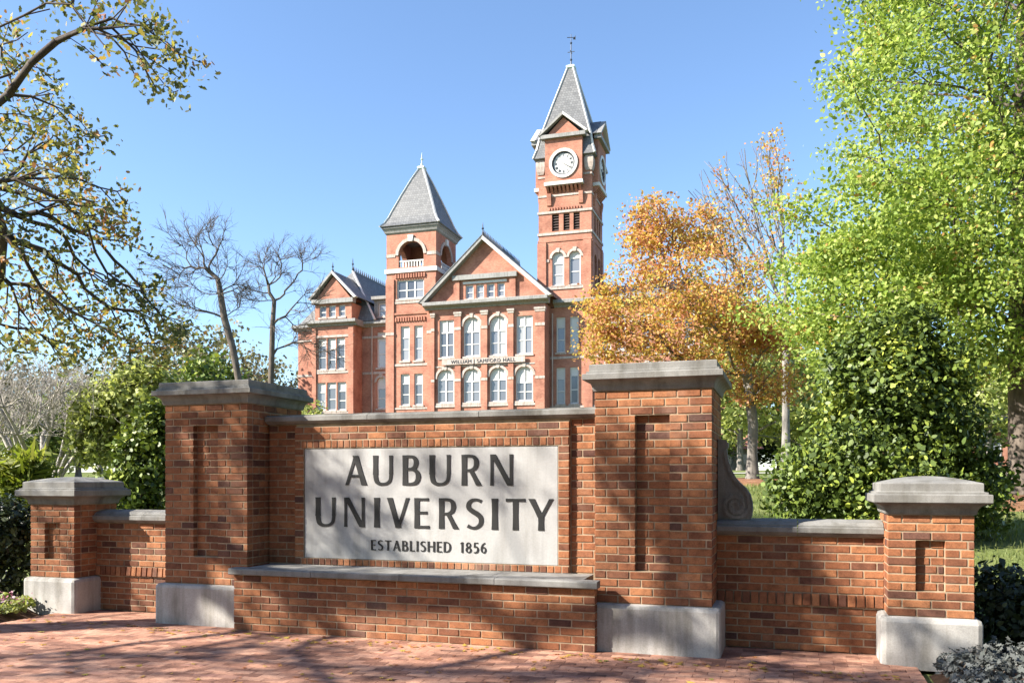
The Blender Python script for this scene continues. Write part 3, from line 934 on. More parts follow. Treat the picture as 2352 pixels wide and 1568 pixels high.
def tubes(A, par, rad, sides_hi=8, thick=0.05):
    n = len(A)
    D = np.zeros((n, 3)); D[1:] = A[1:] - A[par[1:]]
    ln = np.linalg.norm(D, axis=1); ln[ln < 1e-9] = 1
    D /= ln[:, None]; D[0] = (0, 0, 1)
    main = np.full(n, -1); best = np.zeros(n)
    for i in range(1, n):
        if rad[i] > best[par[i]]:
            best[par[i]] = rad[i]; main[par[i]] = i
    e = np.arange(1, n)
    p = par[1:]
    is_main = main[p] == e
    Ds = np.where(is_main[:, None], D[p], D[e])
    rs = np.where(is_main, rad[p], np.minimum(rad[p], rad[e] * 1.2))
    parts = []
    for hi in (True, False):
        sel = (rad[e] >= thick) if hi else (rad[e] < thick)
        if not sel.any(): continue
        k = sides_hi if hi else 4
        ee, pp = e[sel], p[sel]
        def ring(C, Dd, r):
            ref = np.where(np.abs(Dd[:, [0]]) < 0.9, np.array([[1.0, 0.02, 0]]), np.array([[0.02, 1.0, 0]]))
            u = ref - (ref * Dd).sum(1, keepdims=True) * Dd
            u /= np.linalg.norm(u, axis=1, keepdims=True)
            v = np.cross(Dd, u)
            a = np.arange(k) * 2 * math.pi / k
            return C[:, None] + r[:, None, None] * (np.cos(a)[None, :, None] * u[:, None] + np.sin(a)[None, :, None] * v[:, None])
        V = np.concatenate([ring(A[pp], Ds[sel], rs[sel]), ring(A[ee], D[ee], rad[ee])], 1)
        m = len(ee)
        b0 = (np.arange(m) * 2 * k)[:, None]
        a = np.arange(k)[None]; a2 = (a + 1) % k
        F = np.stack([b0 + a, b0 + a2, b0 + k + a2, b0 + k + a], -1).reshape(-1, 4)
        parts.append((V.reshape(-1, 3), F))
    return parts

LEAF = {
    'oval': np.array([(0, 0), (0.30, 0.30), (0.24, 0.70), (0, 1.0), (-0.24, 0.70), (-0.30, 0.30)]),
    'kite': np.array([(0, 0), (0.40, 0.48), (0, 1.0), (-0.40, 0.48)]),
    'star': np.array([(0, 0), (0.42, 0.12), (0.27, 0.40), (0.52, 0.66), (0.17, 0.66), (0, 1.0), (-0.17, 0.66), (-0.52, 0.66), (-0.27, 0.40), (-0.42, 0.12)]),
    'lobed': np.array([(0, 0), (0.12, 0.22), (0.34, 0.30), (0.16, 0.46), (0.40, 0.64), (0.13, 0.72), (0, 1.0), (-0.13, 0.72), (-0.40, 0.64), (-0.16, 0.46), (-0.34, 0.30), (-0.12, 0.22)]),
    'oak': np.array([(0, 0), (0.15, 0.25), (0.25, 0.34), (0.17, 0.5), (0.26, 0.68), (0, 1.0), (-0.26, 0.68), (-0.17, 0.5), (-0.25, 0.34), (-0.15, 0.25)]),
    'strap': np.array([(0, 0), (0.05, 0.3), (0.045, 0.7), (0, 1.0), (-0.045, 0.7), (-0.05, 0.3)]),
}
def leaves(C, size, shape='kite', up=0.5, var=0.35, outward=None, rl=None, fold=0.18, stand=None):
    """one small polygon per point, freely turned; up = bias of the leaf's face towards the sky"""
    rl = rl or rng
    n = len(C)
    T = LEAF[shape]; k = len(T)
    Nn = rl.normal(0, 1, (n, 3)); Nn /= np.linalg.norm(Nn, axis=1, keepdims=True)
    Nn[:, 2] += up
    if outward is not None: Nn += outward
    Nn /= np.linalg.norm(Nn, axis=1, keepdims=True)
    X = rl.normal(0, 1, (n, 3))
    if stand is not None: X = X * 0.45 + np.array(stand)
    X -= (X * Nn).sum(1, keepdims=True) * Nn
    X /= np.linalg.norm(X, axis=1, keepdims=True)
    Bn = np.cross(Nn, X)
    s = size * (1 + var * rl.uniform(-1, 1, n))
    V = C[:, None] + s[:, None, None] * (T[None, :, 1, None] - 0.3) * X[:, None] + s[:, None, None] * T[None, :, 0, None] * Bn[:, None] - (s[:, None, None] * fold * np.abs(T[None, :, 0, None]) * 1.6) * Nn[:, None]
    F = np.arange(n * k).reshape(n, k)
    return V.reshape(-1, 3), F

def ellipsoid_pts(n, c, r, power=0.5, rl=None):
    rl = rl or rng
    d = rl.normal(0, 1, (n, 3)); d /= np.linalg.norm(d, axis=1, keepdims=True)
    return np.array(c) + d * (rl.uniform(0, 1, n) ** power)[:, None] * np.array(r)

def clumpy(P, scale, keep, seed):
    """thin a point cloud into clumps with gaps"""
    g = np.random.default_rng(seed)
    K = g.normal(0, 1, (10, 3)) / scale * 2.2
    ph = g.uniform(0, 6.28, 10)
    f = np.sin(P @ K.T + ph).sum(1)
    return P[f > np.quantile(f, 1 - keep)]

def spread(tipsP, k, sig, rl=None, flat=1.0):
    rl = rl or rng
    return np.repeat(tipsP, k, 0) + rl.normal(0, sig, (len(tipsP) * k, 3)) * np.array((1, 1, flat))

def radii(tips, rbase, rtip):
    tot = tips[0]
    p = math.log(max(tot, 2)) / math.log(rbase / rtip)
    return rtip * np.maximum(tips, 1) ** (1 / p)

def twigs(A, par, tips, per, length, r, rl, up=0.25):
    """short forked shoots off the outer nodes"""
    src = np.where(tips <= 3)[0]; src = src[src > 0]
    base = np.repeat(src, per)
    d0 = A[base] - A[par[base]]
    d0 /= np.maximum(np.linalg.norm(d0, axis=1, keepdims=True), 1e-6)
    d = d0 + rl.normal(0, 0.55, (len(base), 3)); d[:, 2] += up
    d /= np.linalg.norm(d, axis=1, keepdims=True)
    ln = length * rl.uniform(0.4, 1.2, len(base))
    P = A[base] - d0 * (rl.uniform(0, 0.3, len(base)) * ln)[:, None]
    mid = P + d * (ln * 0.55)[:, None]
    d2 = d + rl.normal(0, 0.35, d.shape); d2 /= np.linalg.norm(d2, axis=1, keepdims=True)
    d3 = d + rl.normal(0, 0.55, d.shape); d3 /= np.linalg.norm(d3, axis=1, keepdims=True)
    segs = [(P, mid, r, r * .7), (mid, mid + d2 * (ln * .5)[:, None], r * .7, r * .3), (mid, mid + d3 * (ln * .42)[:, None], r * .6, r * .3)]
    out = []
    for a, b2, r0, r1 in segs:
        dd = b2 - a; dd /= np.maximum(np.linalg.norm(dd, axis=1, keepdims=True), 1e-9)
        ref = np.where(np.abs(dd[:, [2]]) < 0.9, np.array([[0, 0, 1.0]]), np.array([[1.0, 0, 0]]))
        u = np.cross(dd, ref); u /= np.linalg.norm(u, axis=1, keepdims=True); v = np.cross(dd, u)
        k = 3; an = np.arange(k) * 2 * math.pi / k
        off = np.cos(an)[None, :, None] * u[:, None] + np.sin(an)[None, :, None] * v[:, None]
        V = np.concatenate([a[:, None] + r0 * off, b2[:, None] + r1 * off], 1)
        b0 = (np.arange(len(a)) * 2 * k)[:, None]; q = np.arange(k)[None]; q2 = (q + 1) % k
        out.append((V.reshape(-1, 3), np.stack([b0 + q, b0 + q2, b0 + k + q2, b0 + k + q], -1).reshape(-1, 4)))
    return out

def tree_obj(name, label, cat, base, A, par, tips, rbase, rtip, bark, leafparts, leafmat, group=None, thick=0.04, tw=None):
    t = thing(name, label, cat, tuple(base), 0, group)
    off = np.array(base)
    rad = radii(tips, rbase, rtip)
    # root flare
    flare = np.clip(1 - (A[:, 2] - off[2]) / (rbase * 4), 0, 1)
    rad = np.where(rad > rbase * 0.6, rad * (1 + 0.5 * flare ** 2), rad)
    tp = tubes(A - off, par, rad, 10, thick)
    put('trunk', join_fast('trunk', tp, True), bark, t)
    if tw: put('twigs', join_fast('twigs', twigs(A - off, par, tips, *tw)), bark, t, kind='stuff')
    if leafparts:
        put('crown', join_fast('crown', [(V - off, F) for V, F in leafparts]), leafmat, t)
    return t

def copy_tree(src, loc, rz, sc, label, group=None):
    r = src.copy(); COL.objects.link(r)
    r.location = loc; r.rotation_euler = (0, 0, rz); r.scale = (sc[0], sc[0], sc[1]) if isinstance(sc, tuple) else (sc, sc, sc)
    r['label'] = label
    if group: r['group'] = group
    for chd in list(src.children):
        c = chd.copy(); COL.objects.link(c); c.parent = r
    return r

# ---- great oak on the left: trunk out of the picture, limbs reaching in and shading the sign
OAK = (-12.6, 6.0)
ob = np.array([OAK[0], OAK[1], gz(*OAK) - 0.05])
vis = []
def cl(px, py, Y, n, rx, rz_):
    c = at(px, py, Y)
    vis.append(ellipsoid_pts(int(n * 2.3), c, (rx * 1.1, 1.3, rz_ * 1.1), 0.5))
for a in ((190, 40, 11, 7, .5, .35), (300, 60, 11, 9, .55, .35), (380, 90, 11, 6, .3, .3), (330, 150, 11, 6, .25, .3), (270, 20, 11, 6, .6, .25),
          (40, 130, 12, 8, .6, .5), (60, 260, 12.5, 16, .7, .8), (90, 340, 12.5, 16, .7, .7), (150, 300, 12.5, 7, .5, .4), (40, 420, 12.5, 16, .6, .6), (100, 420, 12.5, 10, .5, .4),
          (60, 500, 12, 12, .7, .5), (180, 480, 12, 12, .5, .4), (230, 430, 12, 6, .35, .25), (245, 520, 12, 7, .4, .3), (110, 560, 12, 9, .6, .35), (40, 640, 12.5, 12, .6, .4),
          (150, 640, 13, 12, .7, .35), (250, 650, 13, 14, .7, .4), (330, 690, 13, 10, .5, .35), (390, 730, 13, 6, .4, .3), (60, 720, 13, 14, .8, .4), (180, 740, 13, 14, .8, .4), (290, 770, 13, 12, .7, .35), (350, 800, 13, 6, .4, .25), (120, 800, 13, 10, .8, .3), (30, 800, 13, 8, .5, .3)):
    cl(*a)
vis = np.concatenate(vis)
hid = ellipsoid_pts(2600, (-12.2, 3.2, 8.6), (9.0, 8.0, 4.2), 0.6)
hid = hid[hid[:, 2] > 4.2]
hx, hy = proj(hid)
hid = hid[~((hx > -260) & (hid[:, 1] > 0.5))]
hid = clumpy(hid, 3.0, 0.30, 4)
hid = hid[hid[:, 0] < -12.0][:260]
# limbs whose leaves stand between the low sun and the sign: one clump per patch of shade
shade = []
srl = np.random.default_rng(22)
def clump_for(P, h, n, r):
    k = (h - P[2]) / to_sun.z
    c = np.array(P) + np.array(to_sun) * k
    shade.append(ellipsoid_pts(int(n * 1.9), c, (r, r, r * 0.75), 0.5, srl))
for px_, py_, Y_, h_, n_, r_ in (
        (400, 960, 8.6, 6.6, 9, .42), (470, 985, 8.5, 7.4, 9, .40), (430, 1100, 8.6, 6.0, 8, .36), (510, 1180, 8.4, 7.8, 9, .42), (470, 1260, 8.5, 6.4, 5, .3),
        (640, 1080, 8.5, 8.2, 11, .5), (740, 1060, 8.4, 6.8, 8, .42), (760, 1190, 8.3, 7.2, 12, .5), (850, 1230, 8.2, 6.2, 9, .42), (980, 1060, 8.0, 8.4, 5, .32), (1180, 1120, 7.8, 7.6, 4, .3),
        (1400, 1070, 7.1, 6.6, 8, .34), (1500, 1100, 7.0, 7.4, 9, .34), (1590, 1150, 6.9, 8.0, 9, .36), (1480, 1250, 7.0, 6.0, 4, .3), (1580, 1330, 6.9, 8.6, 4, .3),
        (620, 1400, 8.0, 7.0, 9, .42), (720, 1380, 7.9, 6.2, 9, .42), (820, 1350, 7.8, 8.0, 6, .34), (1100, 1370, 7.4, 7.0, 4, .3),
        (2120, 1470, 6.5, 7.2, 5, .34), (250, 1270, 9.5, 6.4, 8, .42), (420, 1400, 8.3, 7.8, 4, .3), (1500, 1440, 7.0, 7.4, 4, .34)):
    p_ = at(px_, py_, Y_)
    clump_for((p_.x, p_.y, p_.z), h_, n_, r_)
for px_, py_, h_, n_, r_ in ((60, 1510, 6, 9, .5), (180, 1510, 7, 8, .5), (300, 1530, 6.5, 9, .5), (420, 1500, 7.6, 8, .46), (540, 1490, 6, 9, .46), (640, 1530, 8, 8, .5), (760, 1500, 6.6, 7, .42), (880, 1545, 7.4, 8, .46), (1020, 1530, 6.2, 7, .42), (1160, 1550, 8.2, 8, .46), (1320, 1540, 7, 6, .4), (1480, 1560, 6.4, 6, .4), (1700, 1530, 7.8, 7, .44), (1850, 1545, 6.8, 7, .44), (2000, 1550, 7.4, 6, .4), (1560, 1520, 8.4, 5, .36)):
    Yg = 1950 * CAM_H / (py_ - 1100)
    clump_for(((px_ - 1176) / 1950 * Yg, Yg, 0), h_, n_, r_)
for X_g, Y_g in ((-3.5, 5.2), (-2.2, 4.2), (-1.0, 5.3), (0.2, 4.5), (1.2, 5.4), (2.3, 4.8), (3.2, 5.6), (1.8, 3.4), (0.4, 3.0), (-1.2, 3.0), (-2.8, 2.6), (3.2, 3.2), (2.6, 6.0), (3.1, 6.2), (2.2, 6.3)):  # unseen oak clumps added to shade the near ground and cut bounce light
    clump_for((X_g, Y_g, 0), 5.5 + 2.5 * srl.uniform(), 8, .5)
for px_, py_, Y_ in ((1700, 1290, 7.0), (1790, 1330, 6.95), (1850, 1430, 6.9), (1760, 1440, 6.95)):
    p_ = at(px_, py_, Y_)
    clump_for((p_.x, p_.y, p_.z), 5.8 + 2 * srl.uniform(), 6, .34)
hid = np.concatenate([hid] + shade)
hx, hy = proj(hid)
hid = hid[~((hx > -60) & (hid[:, 1] > 0.5))]
trunk = [ob + np.array((0.0, 0.02, 1.5)), ob + np.array((0.1, 0.0, 3.0)), ob + np.array((0.25, 0.1, 4.2)), ob + np.array((0.3, 0.0, 5.4)), ob + np.array((0.2, -0.3, 7.0))]
orl = np.random.default_rng(21)
A, par, tips = grow(ob, trunk, np.concatenate([vis, hid]), 0.30, 0.55, 0.16, 2, orl, 0.05)
tipn = A[tips <= 1.0]
LP = []
lp = spread(tipn, 17, 0.105, orl)
LP.append(leaves(lp, 0.09, 'oak', 0.3, 0.4, rl=orl))
tree_obj('oak_tree', 'large oak with drooping limbs of small brown and olive leaves at the sky edge', 'tree', ob, A, par, tips, 0.30, 0.008, 'bark_dark', LP, 'leaf_oak')

# ---- yellow-green maple on the right
mx, my = 9.62, 16.0
mb_ = np.array([mx, my, gz(mx, my) - 0.05])
mrl = np.random.default_rng(31)
pts = np.concatenate([ellipsoid_pts(2600, (9.3, 16.2, 8.6), (5.2, 4.6, 6.6), 0.42, mrl), ellipsoid_pts(600, (7.4, 15.4, 4.9), (3.1, 2.8, 2.0), 0.5, mrl), ellipsoid_pts(300, (9.4, 15.5, 14.2), (2.8, 2.6, 2.6), 0.5, mrl)])
pts = pts[(pts[:, 2] > 3.2)]
ex, ey = proj(pts)
# the crown narrows upwards on the open side
lim = np.interp(ey, [-400, 0, 180, 420, 560, 760, 900, 1000], [1990, 1960, 1950, 1870, 1790, 1790, 1860, 2000])
lim = lim + 46 * np.sin(ey / 41.0) + 30 * np.sin(ey / 17.0 + 1)
pts = pts[ex > lim]
pts = clumpy(pts, 1.0, 0.60, 5)
pts = pts[mrl.permutation(len(pts))[:950]]
trunk = [mb_ + np.array((0, 0, z)) for z in (0.8, 1.6, 2.4, 3.2, 4.4, 5.8, 7.4, 9.2, 11.0)]
A, par, tips = grow(mb_, trunk, pts, 0.5, 0.5, 0.14, 2, mrl, 0.03)
tipn = A[tips <= 1.0]
lp = spread(tipn, 230, 0.30, mrl, 0.5)
tree_obj('maple_tree', 'big yellow-green maple towering behind the dark evergreen', 'tree', mb_, A, par, tips, 0.24, 0.008, 'bark_brown', [leaves(lp, 0.076, 'oval', 0.55, 0.45, rl=mrl)], 'leaf_maple')

# ---- orange autumn tree between hall and maple
tx = (1728 - 1176) / 1950.0 * 23
ot = np.array([tx, 23.0, gz(tx, 23.0) - 0.04])
trl = np.random.default_rng(41)
cc = at(1595, 700, 23.0)
pts = np.concatenate([ellipsoid_pts(700, at(1560, 720, 22.6), (2.6, 2.4, 1.75), 0.45, trl), ellipsoid_pts(380, at(1700, 770, 23), (1.75, 1.9, 2.0), 0.5, trl), ellipsoid_pts(130, at(1500, 540, 23), (0.75, 1.1, 1.2), 0.5, trl), ellipsoid_pts(110, at(1600, 560, 23.5), (1.2, 1.4, 1.1), 0.5, trl), ellipsoid_pts(90, at(1770, 880, 23), (1.0, 1.2, .5), 0.5, trl), ellipsoid_pts(110, at(1770, 760, 23.4), (0.9, 1.3, .9), 0.5, trl), ellipsoid_pts(70, at(1400, 760, 22.5), (0.8, 1.0, 1.6), 0.6, trl)])
pts = clumpy(pts, 1.0, 0.58, 9)
pts = pts[pts[:, 2] > ot[2] + 1.9]
trunk = [ot + np.array(v) for v in ((0, 0, 0.8), (0.02, 0, 1.6), (-0.05, 0, 2.2), (-0.12, 0.05, 2.9), (-0.35, 0.1, 3.6), (-0.7, 0.1, 4.4))]
A, par, tips = grow(ot, trunk, pts, 0.42, 0.4, 0.12, 2, trl, 0.05)
tipn = A[tips <= 1.0]
lp = spread(tipn, 58, 0.20, trl, 0.6)
tree_obj('autumn_tree', 'orange and gold autumn tree with a forked grey trunk', 'tree', ot, A, par, tips, 0.14, 0.007, 'bark_grey', [leaves(lp, 0.085, 'oval', 0.5, 0.45, rl=trl)], 'leaf_orange')
def disc(name, c, r, mat, h=0.05):
    V, F = [], []
    n, k = 26, 5
    V.append((c[0], c[1], gz(c[0], c[1]) + h))
    for i in range(1, k + 1):
        for j in range(n):
            a = 2 * math.pi * j / n
            rr = r * i / k * (1 + 0.06 * math.sin(3 * a + c[0]))
            X, Y = c[0] + rr * math.cos(a), c[1] + rr * math.sin(a)
            V.append((X, Y, gz(X, Y) + h * (1 - (i / k) ** 4) - (0.04 if i == k else 0)))
    for j in range(n): F.append((0, 1 + j, 1 + (j + 1) % n))
    for i in range(k - 1):
        for j in range(n):
            a, b2 = 1 + i * n + j, 1 + i * n + (j + 1) % n
            F.append((a, a + n, b2 + n, b2))
    me = bpy.data.meshes.new(name); me.from_pydata(V, [], F)
    put(name, me, mat, kind='structure')
disc('mulch_ring', (ot[0], ot[1]), 1.9, 'mulch', 0.09)
disc('mulch_ring', (mx, my), 2.6, 'mulch', 0.09)

# ---- tall nearly bare tree with a few orange tips, behind the orange tree
Yb = 40.0
bx = (1805 - 1176) / 1950 * Yb
bb = np.array([bx, Yb, gz(bx, Yb) - 0.05])
brl = np.random.default_rng(51)
pts = np.concatenate([ellipsoid_pts(420, at(1720, 520, Yb), (2.6, 2.6, 4.4), 0.5, brl), ellipsoid_pts(80, at(1620, 470, Yb), (1.2, 1.2, 2.2), 0.5, brl), ellipsoid_pts(60, at(1770, 390, Yb), (0.7, 1, 2.2), 0.5, brl)])
trunk = [bb + np.array((0, 0, z)) for z in (2, 4, 6, 7.5, 9)]
A, par, tips = grow(bb, trunk, pts, 0.75, 0.7, 0.08, 2, brl, 0.02)
tipn = A[tips <= 1.0]
tp_ = clumpy(tipn, 2.0, 0.4, 3)
tree_obj('thinning_tree', 'tall grey nearly leafless tree with a few pinkish orange leaves', 'tree', bb, A, par, tips, 0.18, 0.012, 'bark_grey', [leaves(spread(tp_, 9, 0.22, brl), 0.14, 'kite', 0.4, rl=brl)], 'leaf_orange')

# ---- two bare trees before the hall's end wing
def bare(label, px, Y, limbs, seed, rbase, n_each, lean):
    X = (px - 1176) / 1950 * Y
    b0 = np.array([X, Y, gz(X, Y) - 0.05])
    rl = np.random.default_rng(seed)
    pts = []
    for (qx, qy, rx, rz_) in limbs:
        pts.append(ellipsoid_pts(n_each, at(qx, qy, Y), (rx * 1.45, rx * 1.2, rz_ * 1.35), 0.75, rl))
    pts = np.concatenate(pts)
    tr = [np.array(at(a, b2, Y)) for a, b2 in lean]
    A, par, tips = grow(b0, tr, pts, 0.30, 0.45, 0.16, 1, rl, 0.06)
    return tree_obj('bare_tree', label, 'tree', b0, A, par, tips, rbase, 0.013, 'bark_brown', None, None, 'leafless trees before the hall', 0.05, (4, 0.95, 0.013, rl))
bare('leaning leafless tree with dark twisted limbs against the sky', 552, 46, [(430, 560, 1.6, 1.3), (480, 540, 1.0, 1.0), (400, 640, 1.6, 1.0), (520, 620, 1.0, 1.2), (430, 700, 1.8, .5), (545, 680, .8, .9), (450, 620, 1.2, 1.0)], 61, 0.19, 34, [(553, 900), (535, 800), (515, 730), (506, 672), (500, 640)])
bare('upright leafless tree forking low, its twigs crossing the brick hall', 622, 52, [(610, 600, 1.1, .9), (690, 590, 1.4, 1.0), (650, 620, 1.2, 1.2), (590, 660, 1.0, 1.1), (700, 680, 1.3, 1.0), (680, 760, 1.6, .9), (730, 800, 1.2, .9)], 62, 0.18, 32, [(622, 900), (624, 820), (626, 745), (630, 690)])

# ---- grey multi-stem leafless tree behind the short end pillar
Yc = 17.0
cxm = (92 - 1176) / 1950 * Yc
cb = np.array([cxm, Yc, gz(cxm, Yc) - 0.03])
crl = np.random.default_rng(71)
t = thing('crape_myrtle', 'pale grey multi-stem leafless tree with fine upright twigs', 'tree', tuple(cb))
allp, twp = [], []
for k in range(11):
    a = 2 * math.pi * k / 11 + 0.3
    b0 = np.array((0.15 * math.cos(a), 0.15 * math.sin(a), 0.0))
    rr = 0.35 + 0.55 * ((k * 5) % 11) / 10
    top = np.array((math.cos(a) * rr, math.sin(a) * rr, 1.25 + 0.25 * (1 - rr)))
    pts = ellipsoid_pts(42, np.array((math.cos(a) * rr * 1.5, math.sin(a) * rr * 1.4, 2.05 - 0.25 * rr)), (0.62, 0.62, 0.72), 0.6, crl)
    A, par, tips = grow(b0, [b0 * (1 - f) + top * f * np.array((f ** 0.5, f ** 0.5, 1)) + crl.normal(0, 0.02, 3) for f in (0.25, 0.5, 0.75, 1.0)], pts, 0.45, 0.20, 0.14, 1, crl, 0.05)
    allp += tubes(A, par, radii(tips, 0.036, 0.006), 7, 99)
    twp += twigs(A, par, tips, 4, 0.42, 0.005, crl, 0.5)
t.scale = (1.35, 1.3, 1.22)
put('twigs', join_fast('twigs', twp), 'bark_myrtle', t, kind='stuff')
put('stems', join_fast('stems', allp), 'bark_myrtle', t)

# ---- broad shrubs and evergreens
def shrub(name, label, cat, X, Y, blobs, n, size, shape, mat, seed, up=0.5, keep=0.8, clump=0.7, stems=60, z0=None, group=None, power=0.35, bark='bark_brown', spreadk=8, sig=0.09):
    rl = np.random.default_rng(seed)
    b0 = np.array([X, Y, (gz(X, Y) if z0 is None else z0) - 0.02])
    P = []
    tot = sum(b_[6] if len(b_) > 6 else 1 for b_ in blobs)
    for b_ in blobs:
        w = b_[6] if len(b_) > 6 else 1
        P.append(ellipsoid_pts(int(n / spreadk * w / tot), b_[:3], b_[3:6], power, rl))
    P = np.concatenate(P)
    P = clumpy(P, clump, keep, seed)
    P = P[P[:, 2] > b0[2] + 0.05]
    L = spread(P, spreadk, sig, rl)
    L = L[L[:, 2] > b0[2] + 0.02]
    sel = P[rl.choice(len(P), min(stems, len(P)), replace=False)]
    h = sel[:, 2].max() - b0[2]
    A, par, tips = grow(b0, [b0 + np.array((0, 0, h * f)) for f in (0.12, 0.25, 0.4)], sel, 0.4, 0.35, 0.1, 1, rl)
    ctr = P.mean(0)
    out = L - ctr; out /= np.linalg.norm(out, axis=1, keepdims=True)
    t = thing(name, label, cat, tuple(b0), 0, group)
    put('stems', join_fast('stems', tubes(A - b0, par, radii(tips, max(0.02, h * 0.018), 0.006), 6, 99)), bark, t)
    V, F = leaves(L, size, shape, up, 0.55, out * 0.7, rl)
    put('foliage', fast_mesh('foliage', V - b0, F), mat, t)
    return t

# glossy dark evergreen (magnolia-like) behind the right wing wall
mc = at(2010, 1000, 11.5)
g0 = gz(mc.x, 11.5)
blobs = []
for px_, py_, rx_, rz_, w in ((2010, 1120, 1.25, 0.6, 3), (2010, 1010, 1.0, 0.7, 2.8), (2045, 900, 0.88, 0.65, 2.2), (2060, 810, 0.64, 0.48, 1.4), (2080, 760, 0.42, 0.32, 0.6), (1950, 850, 0.4, 0.35, .5), (1860, 1100, 0.55, 0.42, 0.9), (1850, 1160, 0.5, 0.3, 0.7), (2160, 1000, 0.7, 0.6, 1.3), (2200, 1120, 0.65, 0.55, 1.2), (2255, 1180, 0.4, 0.6, 0.8), (2130, 860, 0.6, 0.5, 1)):
    q = at(px_, py_, 11.5)
    blobs.append((q.x, q.y, q.z, rx_, rx_ * 0.9, rz_, w))
shrub('evergreen_shrub', 'tall glossy dark evergreen rising behind the shaded wing wall', 'shrub', mc.x, 11.5, blobs, 80000, 0.070, 'oval', 'leaf_magnolia', 81, 0.35, 0.66, 0.42, 160, spreadk=11, sig=0.10)
def px_blobs(L, Y):
    out = []
    for px_, py_, rx_, rz_, w in L:
        q = at(px_, py_, Y)
        out.append((q.x, q.y, q.z, rx_, rx_ * 0.9, rz_, w))
    return out
# green shrubs left of the tall shaded pillar
q = at(330, 1080, 12.0)
shrub('holly_shrub', 'dense holly shrub against the tall shaded pillar', 'shrub', q.x, 12.0, px_blobs([(330, 1120, .5, .45, 1.5), (345, 1030, .42, .4, 1.2), (370, 960, .3, .3, .7), (300, 1150, .4, .3, .9)], 12), 9000, 0.075, 'oval', 'leaf_magnolia', 82, 0.4, 0.85, 0.4, 70, spreadk=8, sig=0.07)
q = at(270, 1000, 17.0)
shrub('sage_shrub', 'soft sage-green spreading shrub behind the holly', 'shrub', q.x, 17.0, px_blobs([(260, 1010, .8, .75, 2), (300, 920, .75, .6, 1.6), (230, 950, .5, .5, 1), (340, 880, .5, .4, .8), (350, 980, .8, .8, 1.6)], 17), 17000, 0.095, 'kite', 'leaf_sage', 83, 0.5, 0.72, 0.6, 90, spreadk=9, sig=0.12)
q = at(30, 1120, 13.0)
shrub('strap_leaf_plant', 'bright yellow-green strap-leaved plant behind the short end pillar', 'plant', q.x, 13.0, px_blobs([(20, 1120, .35, .3, 1), (60, 1080, .25, .3, .7), (-20, 1100, .4, .35, 1), (90, 1130, .25, .2, .5)], 13), 2600, 0.34, 'strap', 'leaf_bright', 84, 0.0, 0.95, 0.5, 20, spreadk=10, sig=0.08)
q = at(30, 1200, 10.2)
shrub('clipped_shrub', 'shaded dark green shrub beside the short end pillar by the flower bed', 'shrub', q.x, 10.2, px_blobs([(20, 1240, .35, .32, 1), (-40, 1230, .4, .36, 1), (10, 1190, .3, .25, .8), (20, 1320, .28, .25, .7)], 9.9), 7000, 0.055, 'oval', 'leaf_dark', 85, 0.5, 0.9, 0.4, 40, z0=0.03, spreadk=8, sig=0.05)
# shrub in the shade of the right end pillar
q = at(2320, 1400, 7.0)
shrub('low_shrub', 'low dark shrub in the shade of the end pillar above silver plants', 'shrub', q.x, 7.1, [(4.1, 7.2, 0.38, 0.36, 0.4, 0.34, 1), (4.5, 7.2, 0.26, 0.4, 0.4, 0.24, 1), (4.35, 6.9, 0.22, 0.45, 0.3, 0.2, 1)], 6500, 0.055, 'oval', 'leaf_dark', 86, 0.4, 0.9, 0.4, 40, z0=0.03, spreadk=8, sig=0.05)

# ---- bedding plants: silver leaves on the right, pink flowers on the left
def tuft(name, label, cat, x, y, n, r, h, size, shape, mat, seed, group, extra=None):
    rl = np.random.default_rng(seed)
    X, Y, _ = S(x, y)
    a = rl.uniform(0, 6.28, n); rr = r * np.sqrt(rl.uniform(0, 1, n))
    C = np.stack([rr * np.cos(a), rr * np.sin(a), h * (0.12 + 0.88 * rl.uniform(0, 1, n)) * (1 - 0.6 * (rr / r) ** 2)], 1)
    t = thing(name, label, cat, (X, Y, 0.045), 0, group)
    V, F = leaves(C, size, shape, 0.5, 0.4, C / np.linalg.norm(C, axis=1, keepdims=True) * 0.8, rl, stand=(0, 0, 0.5))
    put('foliage', fast_mesh('foliage', V, F), mat, t)
    st = MB()
    for i in range(9):
        st.bar((0, 0, 0), tuple(C[i]), 0.006)
    st.build('stems', 'bark_brown', t)
    if extra:
        m2, k2, s2 = extra
        D = C[:k2].copy(); D[:, 2] = h * rl.uniform(0.7, 1.1, k2)
        V, F = leaves(D, s2, 'oval', 1.2, 0.3, None, rl)
        put('flowers', fast_mesh('flowers', V, F), m2, t, kind='stuff')
    return t
sil = [(4.42, -0.12), (4.62, -0.35), (4.38, -0.45), (4.80, -0.10), (4.62, 0.05), (4.85, -0.55), (4.55, -0.70), (5.05, -0.30), (4.78, 0.22), (5.05, 0.05), (4.40, -0.85), (4.75, -0.95), (5.2, -0.6), (5.0, 0.35)]
for i, (x, y) in enumerate(sil):
    tuft('silver_plant', 'low silver-leaved bedding plant at the foot of the end pillar', 'plant', x, y, 170, 0.14, 0.13 + 0.04 * (i % 3), 0.05, 'lobed', 'leaf_silver', 100 + i, 'silver-leaved plants in the bed')
for i, (x, y) in enumerate([(-4.50, -0.02), (-4.72, -0.22), (-4.55, -0.40), (-4.90, 0.10), (-4.85, -0.45), (-5.05, -0.15), (-4.38, -0.25), (-5.2, -0.4)]):
    tuft('flowering_plant', 'small pink-flowered bedding plant by the short end pillar', 'plant', x, y, 110, 0.13, 0.15, 0.05, 'oval', 'leaf_silver' if i % 3 == 1 else 'leaf_sage', 130 + i, 'pink-flowered plants in the bed', ('petal_pink', 16, 0.038))
